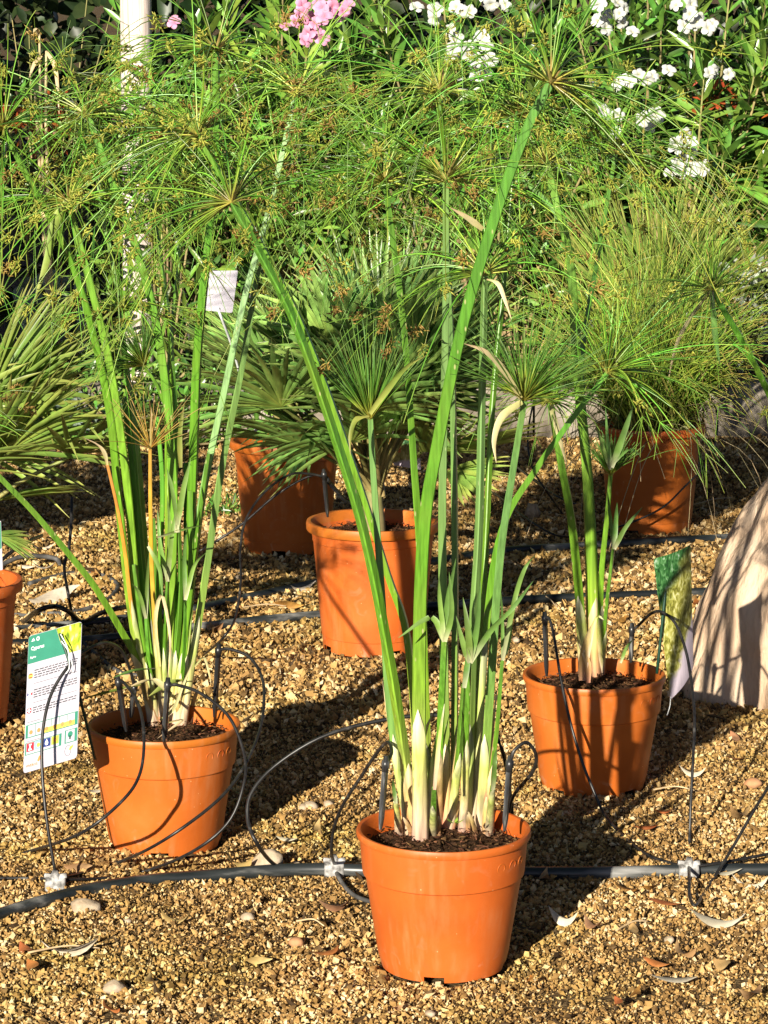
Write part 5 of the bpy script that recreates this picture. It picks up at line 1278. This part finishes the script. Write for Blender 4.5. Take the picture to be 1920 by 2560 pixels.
# photo tag of the right pot (turned edge-on a little)
m, n, l, b = newmat('tag_papyrus_photo')
sx = prm_nodes(n, l)
tc = n.new('ShaderNodeTexCoord')
mp = n.new('ShaderNodeMapping'); mp.inputs['Scale'].default_value = (1.6, 1, .75); l.new(tc.outputs['Object'], mp.inputs[0])
ns_ = n.new('ShaderNodeTexNoise'); ns_.inputs['Scale'].default_value = 95; ns_.inputs['Detail'].default_value = 5; ns_.inputs['Distortion'].default_value = 1.0; l.new(mp.outputs[0], ns_.inputs['Vector'])
dk = ramp(n, [(.35, (.006, .03, .010)), (.5, (.03, .12, .03)), (.62, (.10, .25, .09)), (.74, (.55, .62, .55))]); l.new(ns_.outputs['Fac'], dk.inputs[0])
lt = ramp(n, [(.32, (.10, .10, .015)), (.5, (.33, .32, .06)), (.62, (.55, .54, .20)), (.75, (.75, .74, .50))]); l.new(ns_.outputs['Fac'], lt.inputs[0])
n2_ = n.new('ShaderNodeTexNoise'); n2_.inputs['Scale'].default_value = 30; l.new(tc.outputs['Object'], n2_.inputs['Vector'])
ad = n.new('ShaderNodeMath'); ad.operation = 'MULTIPLY_ADD'; l.new(sx.outputs[0], ad.inputs[0]); ad.inputs[1].default_value = .35; l.new(sx.outputs[1], ad.inputs[2])
a2 = n.new('ShaderNodeMath'); a2.operation = 'MULTIPLY_ADD'; l.new(n2_.outputs['Fac'], a2.inputs[0]); a2.inputs[1].default_value = .25; l.new(ad.outputs[0], a2.inputs[2])
mr = n.new('ShaderNodeMapRange'); mr.inputs[1].default_value = .42; mr.inputs[2].default_value = .56; l.new(a2.outputs[0], mr.inputs[0])
mx = n.new('ShaderNodeMix'); mx.data_type = 'RGBA'; l.new(mr.outputs[0], mx.inputs[0]); l.new(dk.outputs[0], mx.inputs[6]); l.new(lt.outputs[0], mx.inputs[7])
mr2 = n.new('ShaderNodeMapRange'); mr2.inputs[1].default_value = 1.02; mr2.inputs[2].default_value = 1.10; l.new(a2.outputs[0], mr2.inputs[0])
mx2 = n.new('ShaderNodeMix'); mx2.data_type = 'RGBA'; l.new(mr2.outputs[0], mx2.inputs[0]); l.new(mx.outputs[2], mx2.inputs[6]); mx2.inputs[7].default_value = (.60, .52, .60, 1)
l.new(mx2.outputs[2], b.inputs['Base Color']); b.inputs['Roughness'].default_value = .35
M_PHOTO2 = m
tU, ptU, WU, HU = tag_thing('plant_tag', 'photo side of a papyrus tag twisted on its stick at the half-shaded pot', (1412, 1207), (1492, 1176), (1448, 1512), yC-.02, BR=(1498, 1440), dz=(.05, .03, .08), curve=.008)
card(tU, ptU, M_PHOTO2, WU, HU)
mb = MB(); mb.tubes(catmull([P(1419, 1455, yC-.01), P(1432, 1330, yC-.01), P(1441, 1240, yC+.0)], 8)[None], np.full((1, 8), .0028), 6, cap=True); tU.part(mb, 'stick', M_STICK)
mb = MB(); mb.tubes(catmull([P(1449, 1505, yC-.03), P(1447, 1525, yC-.035), P(1441, 1545, yC-.035)], 8)[None], np.full((1, 8), .001), 5); tU.part(mb, 'tie', M_WHITEP)
# white label in the palm
tV, ptV, WV, HV = tag_thing('plant_tag', 'plain white label card caught among the fan palm leaves', (446, 585), (514, 584), (424, 668), yD-.30, BR=(502, 676), curve=.003)
card(tV, ptV, M_CARD, WV, HV)
mb = MB(); mb.tubes(catmull([P(470, 665, yD-.31), P(505, 760, yD-.2), P(530, 860, yD-.1)], 8)[None], np.full((1, 8), .003), 5, cap=True); tV.part(mb, 'stick', M_WHITEP)
# small tag in the dappled pot and at the left edge
tW, ptW, WW, HW = tag_thing('plant_tag', 'small white tag stuck in the soil of the shadow-dappled palm pot', (543, 912), (556, 910), (556, 948), cE[1]-.10, curve=.001)
card(tW, ptW, M_CARD, WW, HW)
mb = MB(); mb.tubes(np.array([P(553, 945, cE[1]-.1), P(556, 965, cE[1]-.1)])[None], np.full((1, 2), .002), 5, cap=True); tW.part(mb, 'stick', M_STICK)
tX, ptX, WX, HX = tag_thing('plant_tag', 'pale teal tag leaning at the cut-off palm pot', (-32, 1130), (2, 1125), (-28, 1236), cG[1]-.16, curve=0.0)
cx_ = card(tX, ptX, M_CARD, WX, HX)
poly(tX, ptX, [(.02, .02), (.98, .02), (.98, .55), (.02, .75)], .0004, M_TEAL, 'teal_print', cx_)
mb = MB(); mb.tubes(np.array([P(-15, 1230, cG[1]-.158), P(-25, 1270, cG[1]-.12)])[None], np.full((1, 2), .002), 5, cap=True); tX.part(mb, 'stick', M_STICK)
tY, ptY, WY, HY = tag_thing('plant_tag', 'green photo tag with an orange corner lying behind the sunlit palm pot', (845, 945), (905, 955), (850, 1005), cD[1]+.12, curve=0.0)
cy_ = card(tY, ptY, M_PHOTO2, WY, HY)
poly(tY, ptY, [(.02, .02), (.35, .02), (.30, .5), (.02, .5)], .0004, M_ORP, 'orange_print', cy_)

# ================================================================== litter
g = np.random.default_rng(99)
def dryleaf(u, v, L, w, mat, label, grp, ang=None, lift=.3):
    c = gp(u, v, .008); a = g.uniform(0, 2*PI) if ang is None else ang
    d = np.array((math.cos(a), math.sin(a), 0)); s = np.linspace(-1, 1, 9)
    sd = np.array((-d[1], d[0], g.uniform(-.5, .9)))
    p = d[None]*(L/2*s)[:, None] + np.array((0, 0, 1.0))[None]*(L*lift*(s*s - .15) + .25*w)[:, None] + sd[None]*(.15*L*np.sin(s*2.2 + g.uniform(0, 3)))[:, None]*.6
    p[:, 2] = np.maximum(p[:, 2], .001)
    mb = MB(); mb.ribbons(p[None], (w*np.array([.08, .5, .85, 1, .98, .85, .6, .3, .04]))[None], sd, g.uniform(.1, .4), np.array([g.random()]))
    o = mb.build('fallen_leaf', mat); o.location = [float(x) for x in c]
    LITTER.append((o, label.replace(' lying on the gravel', ''), c)); return tag(o, label, 'leaf', grp)
LITTER = []
OR_L, PALE_L, TAN_L = 'curled orange dead leaf lying on the gravel', 'bleached pale dead leaf lying on the gravel', 'small tan dead leaf lying on the gravel'
for u, v, L in [(1395, 1790, .045), (1405, 1920, .05), (1437, 1955, .06), (1420, 2085, .05), (1375, 2150, .05), (485, 2025, .045), (50, 2055, .05), (65, 2095, .05), (200, 1245, .05), (213, 1280, .04), (625, 1312, .07), (1520, 1307, .09),
                (1432, 1755, .035), (280, 1810, .05), (300, 1905, .05), (1350, 1920, .05), (780, 1915, .035), (700, 2060, .05), (1590, 1640, .04), (150, 1620, .03), (140, 900, .10), (170, 925, .12), (200, 905, .12), (225, 885, .08), (120, 928, .10), (185, 870, .08),
                (640, 1640, .035), (1140, 2120, .03), (1330, 2170, .04), (240, 2180, .04), (1340, 1340, .05), (1160, 1370, .04)]:
    dryleaf(u, v, L, L*g.uniform(.25, .42), M_DRY_OR, OR_L, 'orange dead leaves', lift=g.uniform(.03, .2))
for u, v, L in [(1550, 1997, .085), (1620, 1910, .06), (1570, 1890, .05), (1215, 1985, .05), (96, 1185, .06), (57, 1226, .05), (96, 1226, .06), (118, 1297, .14), (655, 1272, .07), (1495, 1670, .05), (1455, 2120, .07), (210, 1710, .04), (1495, 1300, .04), (620, 1815, .04), (150, 2055, .09)]:
    dryleaf(u, v, L, L*g.uniform(.22, .38), M_PALE, PALE_L, 'bleached dead leaves', ang=g.uniform(-.6, .6) + (PI if g.random() < .5 else 0), lift=g.uniform(.05, .25))
for u, v, L in [(465, 1357, .07), (515, 1870, .06), (194, 1165, .06), (1580, 1600, .05), (1360, 2010, .05), (1480, 2060, .05), (720, 1960, .05), (380, 1990, .05), (860, 2180, .03), (560, 2080, .04), (1280, 2000, .04), (1560, 2090, .04), (330, 2120, .05), (1620, 2150, .05), (500, 1790, .04), (1180, 1900, .04), (690, 1800, .05), (170, 1880, .05), (1600, 1760, .05)]:
    dryleaf(u, v, L, L*g.uniform(.3, .55), M_DRY, TAN_L, 'tan dead leaves', lift=g.uniform(.1, .35))
def twig(u0, v0, u1, v1, r, label):
    a, b = gp(u0, v0, .012), gp(u1, v1, .012); m_ = (a+b)/2 + np.array((.004, .01, .004))
    th = Thing('twig', a, label, 'twig', 'fallen twigs')
    mb = MB(); mb.tubes(catmull([a, m_, b], 10)[None], np.linspace(r, r*.6, 10)[None], 5, np.array([.7]), cap=True); th.part(mb, 'shaft', M_STRAW); LITTER.append((th.o, 'thin straw-coloured twig', (a+b)/2))
for t in ((525, 1312, 618, 1309), (1410, 1706, 1500, 1707), (1160, 1280, 1206, 1316), (60, 2058, 215, 2048), (640, 1990, 700, 2000), (1330, 2010, 1400, 1990), (1500, 1090, 1580, 1075)):
    twig(*t, .0018, 'thin straw-coloured twig lying on the gravel')
ST = 'pale rounded stone lying on the gravel'
for k, (u, v, s) in enumerate([(185, 1962, .026), (535, 1982, .013), (247, 2134, .018), (670, 1742, .016), (710, 1737, .011), (515, 1250, .014), (1115, 1382, .011), (1446, 2030, .010), (655, 1745, .012), (640, 1868, .01), (520, 1240, .01), (1385, 1297, .012), (930, 2190, .009), (275, 1990, .008)]):
    LITTER.append((None, 'pale rounded stone', gp(u, v, 0)))
    _o = rock('stone', gp(u, v, s*.3), (s*.95, s*.75, s*.6), M_STONE, ST, 'stone', k+10, sub=2, amp=.3, group='pale stones on the gravel', rot=g.uniform(0, 3)); LITTER[-1] = (_o, 'pale rounded stone', gp(u, v, 0))
rock('stone', gp(575, 1862, .012), (.026, .010, .020), M_STONE, 'flat angular whitish stone tilted by the wide drip tube loop', 'stone', 31, sub=2, amp=.35, lean=(.5, .2))
rock('stone', gp(1150, 1106, .02), (.022, .02, .024), M_STONE, 'pointed pinkish stone on the gravel left of the grass pot', 'stone', 32, sub=2, amp=.4)
rock('stone', gp(1627, 1692, .008), (.017, .013, .010), M_STONE_RED, 'smooth reddish stone on the gravel below the boulder', 'stone', 33, sub=3, amp=.12)
rock('stone', gp(640, 2036, .006), (.012, .009, .009), M_STONE_RED, 'small orange pebble in front of the black main pipe', 'stone', 34, sub=2, amp=.2)

# small green weed between the left pot and the dappled pot
c = gp(500, 1110, 0); n = 130
th = Thing('weed', c, 'patch of small green weeds growing in the gravel left of the dappled pot', 'weed')
pos = c + np.stack([g.normal(size=n)*.05, g.normal(size=n)*.05, g.random(n)*.03], -1); d = nrm(g.normal(size=(n, 3)) + np.array((0, -.2, 1.0)))
mb = MB(); leaf_batch(mb, pos, d, g.uniform(.02, .045, n), np.full(n, .006), g); th.part(mb, 'foliage', M_OLE, kind='stuff')

# each bit of litter is told apart by the thing it lies nearest to
MARKS = {'the front pot': cA, 'the tagged pot': cB, 'the half-shaded pot': cC, 'the sunlit palm pot': cD, 'the shadow-dappled palm pot': cE, 'the grass pot': cF, 'the cut-off palm pot': cG,
         'the boulder': np.array((gb[0]+.26, gb[1]+.24, 0)), 'the fitting by the tagged pot': clampL, 'the fitting left of the front pot': clampM, 'the fitting with the reddish ring': clampR, 'the coiled grey tube': gp(160, 1285)}
ORD = ['closest', 'second closest', 'third closest', 'fourth closest', 'fifth closest', 'sixth closest', 'seventh closest', 'eighth closest', 'ninth closest', 'tenth closest', 'eleventh closest', 'twelfth closest']
by = {}
for o, lab, c in LITTER:
    k = min(MARKS, key=lambda m_: np.hypot(*(MARKS[m_][:2] - c[:2])))
    by.setdefault((lab, k), []).append((float(np.hypot(*(MARKS[k][:2] - c[:2]))), o))
for (lab, k), lst in by.items():
    lst.sort(key=lambda t: t[0])
    for i, (_, o) in enumerate(lst):
        o['label'] = f'{lab} ' + (f'{ORD[i]} to {k}' if len(lst) > 1 else f'on the gravel nearest {k}')
